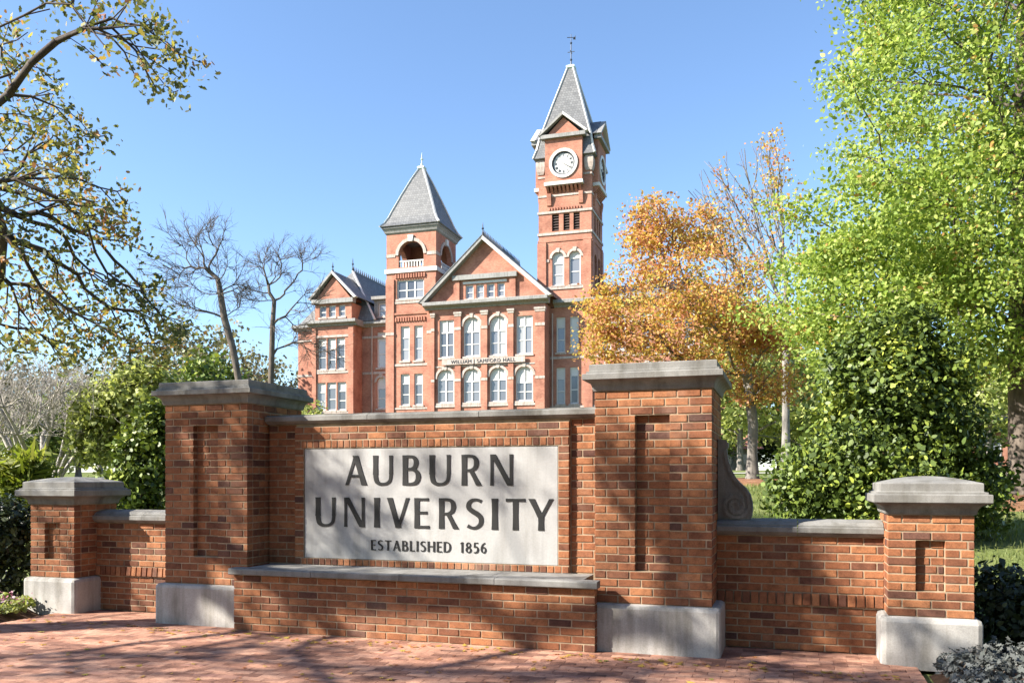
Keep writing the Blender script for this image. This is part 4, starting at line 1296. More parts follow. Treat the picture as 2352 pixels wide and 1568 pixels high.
# fallen leaves on the paving
frl = np.random.default_rng(90)
fx_ = frl.uniform(-4.1, 4.1, 420); fy_ = np.concatenate([frl.uniform(-2.3, 0.1, 240), -0.3 + 0.1 * np.abs(frl.normal(0, 1, 180)) * -1])
keepf = ~((np.abs(fx_) < 2.75) & (fy_ > -0.22))
FC = np.array([S(a, b2, 0.010) for a, b2 in zip(fx_[keepf], fy_[keepf])])
V, F = leaves(FC, 0.06, 'lobed', 6.0, 0.4, None, frl)
put('fallen_leaves', fast_mesh('fallen_leaves', V, F), 'leaf_orange', kind='stuff', label='dry fallen leaves scattered over the brick paving', cat='leaves')

# ---- grass on the visible strips of lawn
grl = np.random.default_rng(95)
n = 42000
gx_ = grl.uniform(2.0, 15.0, n); gy_ = grl.uniform(7.5, 24, n)
d = (gx_ - S_ORG[0]) * S_S + (gy_ - S_ORG[1]) * S_C
ok = (d > 1.4) & (np.hypot(gx_ - ot[0], gy_ - ot[1]) > 1.8) & (np.hypot(gx_ - mx, gy_ - my) > 2.5)
gx_, gy_ = gx_[ok], gy_[ok]
G = np.stack([gx_, gy_, ground_h(gx_, gy_)], 1)
ln = 0.05 + 0.05 * grl.uniform(0, 1, len(G)); az = grl.uniform(0, 6.28, len(G))
wv = np.stack([np.cos(az), np.sin(az), 0 * az], 1) * 0.007
tp3 = G + np.stack([grl.normal(0, 0.02, len(G)), grl.normal(0, 0.02, len(G)), ln], 1)
V = np.stack([G - wv, G + wv, tp3], 1).reshape(-1, 3)
put('grass', fast_mesh('grass', V, np.arange(len(V)).reshape(-1, 3)), 'grass', kind='stuff', label='short grass of the lawn behind the wing wall', cat='grass')

# ---- background trees: a few grown once, then repeated
def bg_tree(name, label, X, Y, h, r, seed, mat, n=260, leafk=30, size=0.5, bark='bark_grey', low=0.25):
    rl = np.random.default_rng(seed)
    b0 = np.array([X, Y, gz(X, Y) - 0.1])
    pts = np.concatenate([ellipsoid_pts(n, b0 + np.array((0, 0, h * (0.5 + low / 2))), (r, r, h * (0.5 - low / 2)), 0.4, rl), ellipsoid_pts(n // 2, b0 + np.array((r * .3, 0, h * .45)), (r * .9, r * .8, h * .25), 0.5, rl)])
    pts = clumpy(pts, r * 0.55, 0.62, seed)
    A, par, tips = grow(b0, [b0 + np.array((0, 0, h * f)) for f in (0.1, 0.2, 0.35, 0.5)], pts, 0.4, h * 0.05, 0.12, 2, rl, 0.03)
    lp = spread(A[tips <= 1.0], leafk, r * 0.13, rl)
    return tree_obj(name, label, 'tree', b0, A, par, tips, h * 0.022, 0.03, bark, [leaves(lp, size, 'kite', 0.5, 0.4, rl=rl)], mat, 'trees far behind the sign', 0.06)
X_ = lambda px, Y: (px - 1176) / 1950 * Y
bA = bg_tree('background_tree', 'broad olive tree filling the gap beside the leaning bare tree', X_(450, 95), 95, 17.5, 6.5, 201, 'leaf_far')
bB = bg_tree('background_tree', 'rounded dark green tree standing under the leaning bare tree', X_(470, 62), 62, 9.0, 4.2, 202, 'leaf_magnolia', 220, 34, 0.34)
bC = bg_tree('background_tree', 'pale grey-green tree far behind the forked grey trunk', X_(1700, 60), 60, 10.0, 5.2, 203, 'leaf_sage', 240, 32, 0.38)
GRP = 'trees far behind the sign'
def more(src, px, Y, rz, sc, label):
    X = X_(px, Y)
    copy_tree(src, (X, Y, gz(X, Y) - 0.1), rz, sc, label, GRP)
for a in ((bA, 600, 120, 1.1, 1.0, 'olive tree seen between the two leafless trees'),
          (bA, 340, 105, 2.2, (1.0, 0.85), 'olive tree rising behind the sage-green shrub'),
          (bA, 110, 110, 4.0, (1.2, 0.9), 'olive tree behind the grey multi-stem leafless tree'),
          (bA, -150, 100, 0.5, 1.1, 'olive tree behind the oak limbs near the strap-leaved plant'),
          (bC, 640, 70, 2.0, (0.8, 0.62), 'low pale green tree at the foot of the upright leafless tree'),
          (bC, 230, 45, 1.0, (0.6, 0.5), 'pale green tree over the sage-green shrub'),
          (bA, 60, 60, 5.0, (0.6, 0.34), 'low pale green tree behind the grey multi-stem stems'),
          (bB, 180, 34, 3.0, (0.55, 0.42), 'dark rounded evergreen behind the grey multi-stem trunk'),
          (bC, 1850, 66, 3.0, (1.1, 0.95), 'pale green tree between the orange tree and the dark evergreen'),
          (bC, 2270, 50, 0.7, (0.9, 0.75), 'pale green tree under the maple beside the brick house'),
          (bA, 1980, 120, 5.2, 1.0, 'olive tree far behind the maple crown'),
          (bA, 2250, 115, 2.9, (1.1, 0.9), 'olive tree far behind the maple trunk'),
          (bA, 2480, 90, 1.9, 1.0, 'olive tree past the maple trunk'),
          (bB, 1650, 75, 1.4, (0.9, 0.7), 'dark green tree at the orange tree behind its trunk'),
          (bB, 1790, 95, 2.4, (1.5, 0.62), 'low dark hedge-like tree seen beside the forked grey trunk'),
          (bB, 1930, 100, 0.9, (1.6, 0.6), 'low dark tree behind the glossy evergreen'),
          (bB, 2210, 95, 3.9, (1.5, 0.6), 'low dark tree between the glossy evergreen and the brick house'),
          (bB, 120, 80, 5.1, (1.4, 0.5), 'low dark tree seen through the grey multi-stem stems'),
          (bB, 300, 85, 1.1, (1.4, 0.55), 'low dark tree behind the sage-green shrub'),
          (bB, 2420, 60, 0.2, (0.9, 0.8), 'dark green tree past the maple near the brick house')):
    more(*a)
for (X, Y, rz_, sc_, lab) in ((-9, -9, 0.4, (0.95, 0.75), 'unseen broad tree added to block sky light, across the paving from the shaded tall pillar'),
                        (1.5, -13, 1.9, (1.1, 0.8), 'unseen broad tree added to block sky light, straight across the paving from the name panel'),
                        (11, -8, 3.3, (1.0, 0.78), 'unseen broad tree added to block sky light, across the paving from the silver plants'),
                        (15.5, 3, 5.0, (0.8, 0.62), 'unseen broad tree added to block sky light, level with the silver plants'),
                        (-17, -8, 2.2, (1.0, 0.8), 'unseen broad tree added to block sky light, nearest to the flower bed'),
                        (-4, -16, 4.4, (1.0, 0.85), 'unseen broad tree added to block sky light, facing the shelf wall'),
                        (6.5, -15, 0.9, (1.0, 0.85), 'unseen broad tree added to block sky light, facing the tall pillar with the scroll'),
                        (17, -3, 2.7, (0.95, 0.8), 'unseen broad tree added to block sky light, facing the short end pillar')):
    copy_tree(bA, (X, Y, gz(X, Y) - 0.05), rz_, sc_, lab, 'unseen trees added to dim the sign')  # unseen trees, added out of view to darken the sign's shaded faces

# ---------------------------------------------------------------- the brick hall with two towers
HB_ROT = R(-17.5)
HZ = 2.2
hall = thing('brick_hall', 'large red brick hall with a clock tower, a belfry tower and grey slate roofs', 'building', (0, 88, HZ), HB_ROT)
def wall_face(m, x0, x1, z0, z1, y, ops, dep=0.32):
    """front face with real openings; op = (a, b, c, d, arched)"""
    xs = sorted({x0, x1, *[o[0] for o in ops], *[o[1] for o in ops]})
    zs = sorted({z0, z1, *[o[2] for o in ops], *[o[3] for o in ops]})
    for i in range(len(xs) - 1):
        for j in range(len(zs) - 1):
            cx, cz = (xs[i] + xs[i + 1]) / 2, (zs[j] + zs[j + 1]) / 2
            if any(o[0] < cx < o[1] and o[2] < cz < o[3] for o in ops): continue
            m.poly([(xs[i], y, zs[j]), (xs[i + 1], y, zs[j]), (xs[i + 1], y, zs[j + 1]), (xs[i], y, zs[j + 1])])
    for a, b2, c, d, arch in ops:
        r = (b2 - a) / 2 if arch else 0
        top = d - r
        m.poly([(a, y, c), (a, y, top), (a, y + dep, top), (a, y + dep, c)])
        m.poly([(b2, y, top), (b2, y, c), (b2, y + dep, c), (b2, y + dep, top)])
        m.poly([(a, y, c), (a, y + dep, c), (b2, y + dep, c), (b2, y, c)])
        if arch:
            n = 10
            cxm = (a + b2) / 2
            arc = [(cxm - r * math.cos(math.pi * k / n), top + r * math.sin(math.pi * k / n)) for k in range(n + 1)]
            for k in range(n):
                p, q = arc[k], arc[k + 1]
                cor = (a, d) if k < n // 2 else (b2, d)
                m.poly([(cor[0], y, cor[1]), (p[0], y, p[1]), (q[0], y, q[1])])
                m.poly([(p[0], y, p[1]), (q[0], y, q[1]), (q[0], y + dep, q[1]), (p[0], y + dep, p[1])])
        else:
            m.poly([(a, y, d), (b2, y, d), (b2, y + dep, d), (a, y + dep, d)])
class HB(MB):
    """hall meshes are written with z above sea; shift to the hall's base"""
    def build(s, name, mat, parent=None, **kw):
        if parent is None: parent = hall
        s.v = [(a, b2, c - HZ) for a, b2, c in s.v]
        return MB.build(s, name, mat, parent, **kw)

wrng = random.Random(12)
def window(a, b2, c, d, y, arch=False, transom=0.36, cols=2, rail=True, mat='hallwhite', fw=0.13):
    """white sash window set into an opening; panes and the white head panel are its pieces"""
    if transom > 0: transom = min(0.55, max(0.2, transom + wrng.uniform(-0.10, 0.10)))
    m = HB()
    y0, y1 = y + 0.14, y + 0.24
    r = (b2 - a) / 2 if arch else 0
    top = d - r
    m.box(a, a + fw, y0, y1, c, top); m.box(b2 - fw, b2, y0, y1, c, top)
    m.box(a + fw, b2 - fw, y0, y1, c, c + fw)
    zt = c + (d - c) * (1 - transom)
    if transom > 0: m.box(a + fw, b2 - fw, y0, y1, zt - 0.06, zt + 0.06)
    if arch:
        n = 10; cxm = (a + b2) / 2
        for k in range(n):
            a0, a1 = math.pi * k / n, math.pi * (k + 1) / n
            q = [(cxm - rr * math.cos(aa), top + rr * math.sin(aa)) for rr, aa in ((r, a0), (r, a1), (r - fw, a1), (r - fw, a0))]
            m.prism(q, y0, y1, 'y')
    else:
        m.box(a + fw, b2 - fw, y0, y1, d - fw, d)
    cw = (b2 - a - 2 * fw) / cols
    ztop = zt if transom > 0 else d - fw
    for i in range(1, cols):
        x = a + fw + cw * i
        m.box(x - 0.08, x + 0.08, y0 - 0.01, y1 - 0.01, c + fw, ztop - 0.06)
        if transom > 0: m.box(x - 0.06, x + 0.06, y0 - 0.012, y1 - 0.012, zt + 0.06, min(d - fw, top + r - fw) )
    zm = (c + ztop) / 2
    if rail:
        for i in range(cols):
            xa_ = a + fw + cw * i + (0.08 if i else 0); xb_ = a + fw + cw * (i + 1) - (0.08 if i < cols - 1 else 0)
            m.box(xa_, xb_, y0 + 0.02, y1, zm - 0.05, zm + 0.05)
    w = m.build('window', mat)
    for i in range(cols):
        g = HB()
        g.box(a + fw + cw * i, a + fw + cw * (i + 1), y1 - 0.03, y1 + 0.03, c + fw, ztop)
        o = MB(); o.v = [(x, yy, z - HZ) for x, yy, z in g.v]; o.f = g.f
        o.build('pane', 'glass', w)
    if transom > 0:
        g = MB()
        if arch:
            n = 12; cxm = (a + b2) / 2; rr = r - fw * 0.5
            outline = [(a + fw * .5, zt)] + [(cxm - rr * math.cos(math.pi * k / n), max(zt, top + rr * math.sin(math.pi * k / n))) for k in range(n + 1)] + [(b2 - fw * .5, zt)]
            outline = [p for i, p in enumerate(outline) if i == 0 or p != outline[i - 1]]
            g.prism([(p[0], p[1] - HZ) for p in outline], y1 - 0.03, y1 + 0.03, 'y')
        else:
            g.box(a + fw, b2 - fw, y1 - 0.03, y1 + 0.03, zt - HZ, d - fw - HZ)
        g.build('head_panel', 'hallwhite', w)
    HB().box(a - 0.12, b2 + 0.12, y - 0.10, y + 0.12, c - 0.20, c - 0.002).build('sill', 'hallstone')
    if arch:
        hood(a, b2, top, r, y)
    return w
def hood(a, b2, top, r, y, w=0.28, mat='hallstone'):
    n = 12; cxm = (a + b2) / 2
    m = HB()
    for k in range(n):
        a0, a1 = math.pi * k / n, math.pi * (k + 1) / n
        q = [(cxm - rr * math.cos(aa), top + rr * math.sin(aa)) for rr, aa in ((r + w, a0), (r + w, a1), (r + 0.02, a1), (r + 0.02, a0))]
        m.prism(q, y - 0.10, y + 0.05, 'y')
    m.prism([(cxm - 0.14, top + r - 0.05), (cxm + 0.14, top + r - 0.05), (cxm + 0.22, top + r + w + 0.12), (cxm - 0.22, top + r + w + 0.12)], y - 0.16, y + 0.05, 'y')
    m.build('arch_hood', mat)
def band(x0, x1, z0, z1, y, pr=0.07, mat='hallstone', name='string_course'):
    HB().box(x0, x1, y - pr, y + 0.05, z0, z1).build(name, mat)
def dentils(x0, x1, z0, z1, y, n, pr=0.16, mat='hall'):
    m = HB()
    w = (x1 - x0) / n
    for i in range(n):
        m.box(x0 + i * w, x0 + (i + 0.5) * w, y - pr, y + 0.03, z0, z1)
    m.build('corbel_row', mat)
def block(name, x0, x1, y0, y1, z0, z1, ops=(), mat='hall'):
    """walls of a mass: front with openings, sides and back"""
    m = HB()
    wall_face(m, x0, x1, z0, z1, y0, list(ops))
    m.poly([(x0, y1, z0), (x0, y0, z0), (x0, y0, z1), (x0, y1, z1)])
    m.poly([(x1, y0, z0), (x1, y1, z0), (x1, y1, z1), (x1, y0, z1)])
    m.poly([(x1, y1, z0), (x0, y1, z0), (x0, y1, z1), (x1, y1, z1)])
    o = m.build(name, mat)
    HB().box(x0 + 0.45, x1 - 0.45, y0 + 0.45, y1 - 0.3, z0, z1 - 0.05).build('interior', 'dark')
    return o
def eave(x0, x1, y, z0, z1, out=0.7, name='cornice', back=0.3, ends=True):
    pr = [(y + back, z0), (y - 0.12, z0), (y - 0.18, z0 + 0.2 * (z1 - z0)), (y - out + 0.1, z0 + 0.45 * (z1 - z0)), (y - out, z0 + 0.5 * (z1 - z0)), (y - out, z1 - 0.06), (y - out + 0.06, z1), (y + back, z1 + 0.02)]
    m = HB(); m.prism(pr, x0, x1, 'x')
    m.build(name, 'cornice')

# --- centre gabled bay (front plane y = 0)
up_w = [(-8.10, -6.45, 14.34, 18.3, False), (-5.38, -3.50, 14.34, 18.45, True), (-2.45, -0.57, 14.34, 18.45, True), (0.45, 2.22, 14.34, 18.3, False)]
lo_w = [(-8.35, -6.42, 9.5, 13.05, True), (-5.38, -3.50, 9.5, 13.05, True), (-2.45, -0.57, 9.5, 13.05, True), (0.40, 2.26, 9.5, 13.05, True)]
block('wall', -8.95, 3.55, 0.0, 6.5, HZ - 0.3, 19.45, up_w + lo_w)
for o in up_w: window(*o[:4], 0.0, o[4], 0.34)
for o in lo_w: window(*o[:4], 0.0, o[4], 0.40)
for a, b2 in ((-8.95, -8.62), (-6.28, -5.62), (-3.30, -2.66), (-0.36, 0.20), (2.56, 3.55)):
    HB().box(a, b2, -0.22, 0.02, HZ - 0.3, 18.6).build('pilaster', 'hall')
    HB().square_lathe((b2 - a) / 2, 0.12, [(0, 18.55), (0.06, 18.62), (0.06, 18.75), (0.12, 18.85), (0.12, 19.05)], (a + b2) / 2, -0.10).build('pilaster_capital', 'hallstone')
    band(a - 0.03, b2 + 0.03, 17.15, 17.45, -0.22, 0.05)
    band(a - 0.03, b2 + 0.03, 11.75, 12.0, -0.22, 0.05)
band(-7.7, 1.5, 13.50, 14.08, -0.25, 0.08, 'hallstone', 'name_frieze')
# inscription on the frieze, cut letters
def inscription():
    cu = bpy.data.curves.new('inscription', 'FONT')
    cu.body = 'WILLIAM J SAMFORD HALL'
    cu.size = 0.54; cu.extrude = 0.02; cu.align_x = 'CENTER'; cu.space_character = 1.12
    ob_ = bpy.data.objects.new('tmp', cu); COL.objects.link(ob_)
    dg = bpy.context.evaluated_depsgraph_get()
    me = bpy.data.meshes.new_from_object(ob_.evaluated_get(dg))
    bpy.data.objects.remove(ob_); bpy.data.curves.remove(cu)
    me.materials.clear()
    me.transform(Matrix.Translation((-3.1, -0.345, 13.60 - HZ)) @ Matrix.Rotation(R(90), 4, 'X'))
    put('inscription', me, 'iron', hall)
inscription()
band(-8.6, 2.54, 9.05, 9.28, 0, 0.12)
band(-8.6, 2.54, 13.28, 13.42, 0, 0.06)
eave(-9.75, 4.0, 0.0, 19.45, 20.15, 0.85)
# gable above
gA = (-3.05, 26.35)
gop = [(-5.14, -4.25, 20.40, 21.85, False), (-3.95, -3.08, 20.40, 21.85, False), (-2.78, -1.92, 20.40, 21.85, False), (-1.62, -0.80, 20.40, 21.85, False)]
m = HB()
sl = (26.35 - 20.15) / 6.4
wall_face(m, -6.1, 0.2, 20.15, 22.5, 0.0, gop)
m.poly([(-9.55, 0, 20.15), (-6.1, 0, 20.15), (-6.1, 0, 23.5)])
m.poly([(0.2, 0, 20.15), (3.8, 0, 20.15), (0.2, 0, 23.47)])
m.poly([(-6.1, 0, 22.5), (0.2, 0, 22.5), (0.2, 0, 23.47), (-3.05, 0, 26.5), (-6.1, 0, 23.5)])
m.build('gable_wall', 'hall')
HB().box(-5.9, 0.0, 0.45, 3, 20.2, 22.3).build('interior', 'dark')
for o in gop: window(*o[:4], 0.0, False, 0.0, 1, True, fw=0.12)
HB().box(-6.5, 0.62, -0.45, 0.02, 22.35, 22.85).build('gable_cornice', 'cornice')
HB().box(-5.4, -0.55, -0.10, 0.02, 21.95, 22.2).build('window_head', 'hallwhite')
for a, b2 in ((-6.4, -5.75), (-0.20, 0.45)):
    HB().box(a, b2, -0.25, 0.02, 20.16, 22.34).build('pilaster', 'hall')
for s_ in (-1, 1):
    # rake boards
    foot = (-9.75, 20.05) if s_ < 0 else (3.95, 20.05)
    m = HB()
    t_ = 0.52
    m.prism([foot, (gA[0], gA[1]), (gA[0], gA[1] + 0.45), (foot[0] + s_ * 0.45, foot[1] + 0.12)], -0.75, 0.12, 'y')
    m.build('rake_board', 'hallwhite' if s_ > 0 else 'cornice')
    # roof slope
    m = HB()
    e0 = (foot[0] + s_ * 0.5, foot[1] + 0.10)
    m.poly([(e0[0], -0.8, e0[1] + 0.04), (gA[0], -0.8, gA[1] + 0.5), (gA[0], 13, gA[1] + 0.5), (e0[0], 13, e0[1] + 0.04)])
    m.poly([(e0[0], -0.8, e0[1] - 0.06), (gA[0], -0.8, gA[1] + 0.4), (gA[0], 13, gA[1] + 0.4), (e0[0], 13, e0[1] - 0.06)])
    m.poly([(e0[0], -0.8, e0[1] + 0.04), (gA[0], -0.8, gA[1] + 0.5), (gA[0], -0.8, gA[1] + 0.4), (e0[0], -0.8, e0[1] - 0.06)])
    m.poly([(e0[0], -0.8, e0[1] + 0.04), (e0[0], 13, e0[1] + 0.04), (e0[0], 13, e0[1] - 0.06), (e0[0], -0.8, e0[1] - 0.06)])
    m.build('roof', 'slate')
def cresting(x, y0, y1, z, n):
    m = HB()
    for i in range(n):
        y = y0 + (y1 - y0) * (i + 0.5) / n
        m.box(x - 0.05, x + 0.05, y - 0.10, y + 0.10, z - 0.05, z + 0.34)
        m.box(x - 0.04, x + 0.04, y - 0.03, y + 0.03, z + 0.34, z + 0.58)
    m.box(x - 0.07, x + 0.07, y0, y1, z - 0.1, z + 0.08)
    m.build('ridge_cresting', 'iron')
cresting(gA[0], -0.3, 12.8, gA[1] + 0.5, 26)
def finial(x, y, z, h, mat='iron', r=0.12):
    HB().lathe([(r, z), (r, z + 0.2 * h), (r * 0.5, z + 0.25 * h), (r * 0.5, z + 0.45 * h), (r * 1.3, z + 0.52 * h), (r * 0.5, z + 0.6 * h), (r * 0.4, z + 0.8 * h), (0.01, z + h)], x, y, 8).build('finial', mat)
finial(gA[0], -0.45, gA[1] + 0.45, 1.4)

# --- belfry tower (front plane y = 0.6)
yb = 0.6; bx0, bx1 = -14.6, -8.75; bw = bx1 - bx0; bcx = (bx0 + bx1) / 2; bcy = yb + bw / 2
b_ops = [(-12.90, -11.85, 14.28, 18.05, False), (-11.30, -10.30, 14.28, 18.05, False), (-12.90, -11.85, 9.45, 12.85, False), (-11.30, -10.30, 9.45, 12.85, False), (-13.35, -10.15, 21.0, 23.05, False)]
m = HB()
wall_face(m, bx0, bx1, HZ - 0.3, 24.0, yb, b_ops)
m.poly([(bx0, yb + bw, HZ), (bx0, yb, HZ), (bx0, yb, 24.0), (bx0, yb + bw, 24.0)])
m.poly([(bx1, yb, HZ), (bx1, yb + bw, HZ), (bx1, yb + bw, 24.0), (bx1, yb, 24.0)])
m.poly([(bx1, yb + bw, HZ), (bx0, yb + bw, HZ), (bx0, yb + bw, 24.0), (bx1, yb + bw, 24.0)])
m.build('tower_wall', 'hall')
HB().box(bx0 + 0.5, bx1 - 0.5, yb + 0.45, yb + bw - 0.4, HZ, 23.9).build('interior', 'dark')
for o in b_ops[:4]: window(*o[:4], yb, False, 0.30, 1)
window(*b_ops[4][:4], yb, False, 0.0, 3)
# open belfry stage: four arched walls
def rot4(m0, k, cx, cy):
    for i, (x, y, z) in enumerate(m0.v):
        dx, dy = x - cx, y - cy
        for _ in range(k): dx, dy = -dy, dx
        m0.v[i] = (cx + dx, cy + dy, z)
for k in range(4):
    m = HB()
    e = 0.0
    wall_face(m, bx0, bx1, 24.0, 28.15, yb, [(-13.15, -10.20, 24.45, 27.25, True)], 0.5)
    rot4(m, k, bcx, bcy)
    m.build('belfry_wall', 'hall')
    m = HB()
    wall_face(m, bx0 + 0.5, bx1 - 0.5, 24.0, 28.15, yb + 0.5, [(-13.15, -10.20, 24.45, 27.25, True)], 0.01)
    rot4(m, k, bcx, bcy)
    m.build('belfry_lining', 'hall')
    m = HB()
    n = 12; cxm = -11.675; r = 1.475; top = 25.775
    for j in range(n):
        a0, a1 = math.pi * j / n, math.pi * (j + 1) / n
        q = [(cxm - rr * math.cos(aa), top + rr * math.sin(aa)) for rr, aa in ((r + 0.36, a0), (r + 0.36, a1), (r + 0.02, a1), (r + 0.02, a0))]
        m.prism(q, yb - 0.10, yb + 0.05, 'y')
    rot4(m, k, bcx, bcy); m.build('arch_hood', 'hallstone')
    m = HB().prism([(cxm - 0.22, top + r - 0.05), (cxm + 0.22, top + r - 0.05), (cxm + 0.34, top + r + 0.62), (cxm - 0.34, top + r + 0.62)], yb - 0.2, yb + 0.05, 'y')
    rot4(m, k, bcx, bcy); m.build('keystone', 'hallwhite')
    m = HB()
    for i in range(9):
        x = -13.0 + i * 0.3315
        m.box(x - 0.07, x + 0.07, yb + 0.12, yb + 0.26, 24.45, 25.05)
    m.box(-13.15, -10.2, yb + 0.08, yb + 0.30, 25.05, 25.2)
    rot4(m, k, bcx, bcy); m.build('balustrade', 'hallwhite')
    for (za_, zb_, pr, mt) in ((23.85, 24.3, 0.16, 'hallwhite'), (25.6, 25.95, 0.06, 'hallstone')):
        for xa_, xb_ in ((bx0 - pr, bx1 + pr),) if za_ < 24.5 else ((bx0 - 0.06, -13.55), (-9.80, bx1 + 0.06)):
            m = HB().box(xa_, xb_, yb - pr, yb + 0.04 if za_ < 24.5 else yb + 0.03, za_, zb_)
            if za_ < 24.5: m = HB().box(bx0 - 0.001, bx1 + pr, yb - pr, yb + 0.02, za_, zb_)
            rot4(m, k, bcx, bcy); m.build('string_course', mt)
HB().box(bx0 + 0.5, bx1 - 0.5, yb + 0.5, yb + bw - 0.5, 23.9, 24.2).build('belfry_floor', 'dark')
dentils(bx0 + 1.1, bx1 - 1.1, 23.25, 23.7, yb, 12)
band(bx0 - 0.05, bx1 + 0.05, 20.5, 20.75, yb)
band(bx0 - 0.05, bx1 + 0.05, 19.3, 19.5, yb, 0.12, 'hall')
dentils(bx0 + 1.1, bx1 - 1.1, 18.55, 19.0, yb, 12)
band(bx0 - 0.05, bx1 + 0.05, 13.7, 13.95, yb); band(bx0 - 0.05, bx1 + 0.05, 9.0, 9.2, yb)
for a, b2 in ((bx0, bx0 + 0.95), (bx1 - 0.95, bx1)):
    HB().box(a - 0.02, b2, yb - 0.16, yb + 0.02, HZ - 0.3, 23.2).build('pilaster', 'hall')
    band(a - 0.04, b2 + 0.02, 17.1, 17.4, yb - 0.16, 0.05)
# flared pyramid roof
def spire(cx, cy, prof, name='tower_roof'):
    m = HB(); m.square_lathe(0, 0, prof, cx, cy)
    m.build(name, 'slate')
    for sx in (-1, 1):
        for sy in (-1, 1):
            m = HB()
            for (o0, z0), (o1, z1) in zip(prof[1:-1], prof[2:]):
                m.bar((cx + sx * o0, cy + sy * o0, z0 + 0.03), (cx + sx * o1, cy + sy * o1, z1 + 0.03), 0.20, 0.14)
            m.build('hip_flashing', 'hallwhite')
spire(bcx, bcy, [(3.3, 28.75), (3.50, 28.92), (3.12, 29.35), (2.78, 30.0), (2.48, 30.8), (1.72, 32.7), (0.86, 34.75), (0.26, 36.0)])
HB().square_lathe(bw / 2, bw / 2, [(0.02, 28.1), (0.16, 28.25), (0.2, 28.4), (0.36, 28.68), (0.42, 28.70), (0.42, 28.80)], bcx, bcy).build('cornice', 'cornice')
HB().square_lathe(0.30, 0.30, [(0, 35.95), (0.1, 36.05), (0.1, 36.25), (-0.08, 36.35)], bcx, bcy).build('roof_cap', 'copper')
finial(bcx, bcy, 36.3, 1.6, 'copper', 0.14)

# --- left end wing with a gabled bay
lw = [(-16.95, -15.85, 14.0, 18.0, False), (-16.95, -15.85, 9.4, 12.9, True)]
block('wall', -27.1, -14.7, 3.0, 20, HZ - 0.3, 18.6, lw)
window(*lw[0][:4], 3.0, False, 0.3, 1); window(*lw[1][:4], 3.0, True, 0.36, 1)
by = [(-23.30, -22.25, 13.75, 17.25, False), (-22.10, -21.05, 13.75, 17.25, False), (-20.95, -19.90, 13.75, 17.25, False), (-23.45, -22.35, 9.15, 12.3, False), (-22.15, -21.0, 9.15, 12.3, False), (-20.85, -19.75, 9.15, 12.3, False)]
block('bay_wall', -24.0, -18.8, 1.0, 6.0, HZ - 0.3, 18.6, by)
for o in by: window(*o[:4], 1.0, False, 0.28, 1)
for x0_, x1_, yy_ in ((-24.05, -18.75, 1.0), (-27.15, -24.06, 3.0), (-18.74, -14.68, 3.0)):
    band(x0_, x1_, 13.3, 13.55, yy_); band(x0_, x1_, 17.35, 17.6, yy_); band(x0_, x1_, 8.8, 9.0, yy_)
for a, b2 in ((-24.0, -23.5), (-19.4, -18.8)):
    HB().box(a - 0.02, b2, 0.86, 1.02, HZ - 0.3, 18.5).build('pilaster', 'hall')
eave(-27.6, -24.4, 3.0, 18.6, 19.25, 0.6); eave(-18.4, -14.62, 3.0, 18.6, 19.25, 0.6); eave(-24.5, -18.35, 1.0, 18.6, 19.25, 0.6, back=2.6)
HB().lathe([(0.08, HZ), (0.08, 18.7)], -17.5, 2.88, 8).build('downpipe', 'hallstone')
HB().lathe([(0.08, HZ), (0.08, 18.7)], 3.85, 1.80, 8).build('downpipe', 'hallstone')
g3 = [(-23.15, -22.3, 19.65, 20.95, False), (-21.95, -21.1, 19.65, 20.95, False), (-20.7, -19.9, 19.65, 20.95, False)]
block('dormer_wall', -23.7, -19.1, 1.05, 7, 19.2, 21.15, g3)
for o in g3: window(*o[:4], 1.05, False, 0.0, 1, True, fw=0.11)
HB().box(-24.0, -18.8, 0.7, 1.5, 21.15, 21.65).build('gable_cornice', 'cornice')
m = HB().prism([(-23.6, 21.65), (-19.2, 21.65), (-21.4, 24.2)], 1.05, 7, 'y'); m.build('gable_wall', 'hall')
for s_ in (-1, 1):
    fxx = -21.4 + s_ * 2.75
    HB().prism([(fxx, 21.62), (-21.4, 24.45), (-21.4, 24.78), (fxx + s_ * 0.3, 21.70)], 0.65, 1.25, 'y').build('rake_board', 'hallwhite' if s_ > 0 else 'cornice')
    m = HB().prism([(fxx + s_ * 0.25, 21.66), (-21.4, 24.70), (-21.4, 24.84), (fxx + s_ * 0.38, 21.70)], 1.255, 9, 'y'); m.build('roof', 'slate')
finial(-21.4, 0.95, 24.7, 1.1)
m = HB()
ez, rz2 = 19.27, 26.0
rx_, ry0, ry1 = -21.7, 6.2, 19
E = [(-26.6, 2.35), (-16.9, 2.35), (-16.9, 21), (-26.6, 21)]
m.poly([(E[0][0], E[0][1], ez), (E[1][0], E[1][1], ez), (rx_, ry0, rz2)])
m.poly([(E[1][0], E[1][1], ez), (E[2][0], E[2][1], ez), (rx_, ry1, rz2), (rx_, ry0, rz2)])
m.poly([(E[3][0], E[3][1], ez), (E[0][0], E[0][1], ez), (rx_, ry0, rz2), (rx_, ry1, rz2)])
m.poly([(E[2][0], E[2][1], ez), (E[3][0], E[3][1], ez), (rx_, ry1, rz2)])
m.poly([(*p, ez - 0.02) for p in reversed(E)])
m.build('roof', 'slate')
HB().box(-27.7, -14.62, 2.5, 21, 19.0, 19.24).build('roof_deck', 'cornice')
cresting(rx_, ry0, ry1, rz2, 24)
finial(rx_, ry0, rz2, 1.6)
HB().bar((rx_, ry0, rz2 + 0.06), (-16.9, 2.35, ez + 0.08), 0.22, 0.12).build('hip_flashing', 'hallwhite')
block('dormer_wall', -17.6, -15.6, 3.6, 8, 19.3, 21.8, [(-17.1, -16.1, 19.9, 21.4, False)], 'cornice')
window(-17.1, -16.1, 19.9, 21.4, 3.6, False, 0.0, 1)
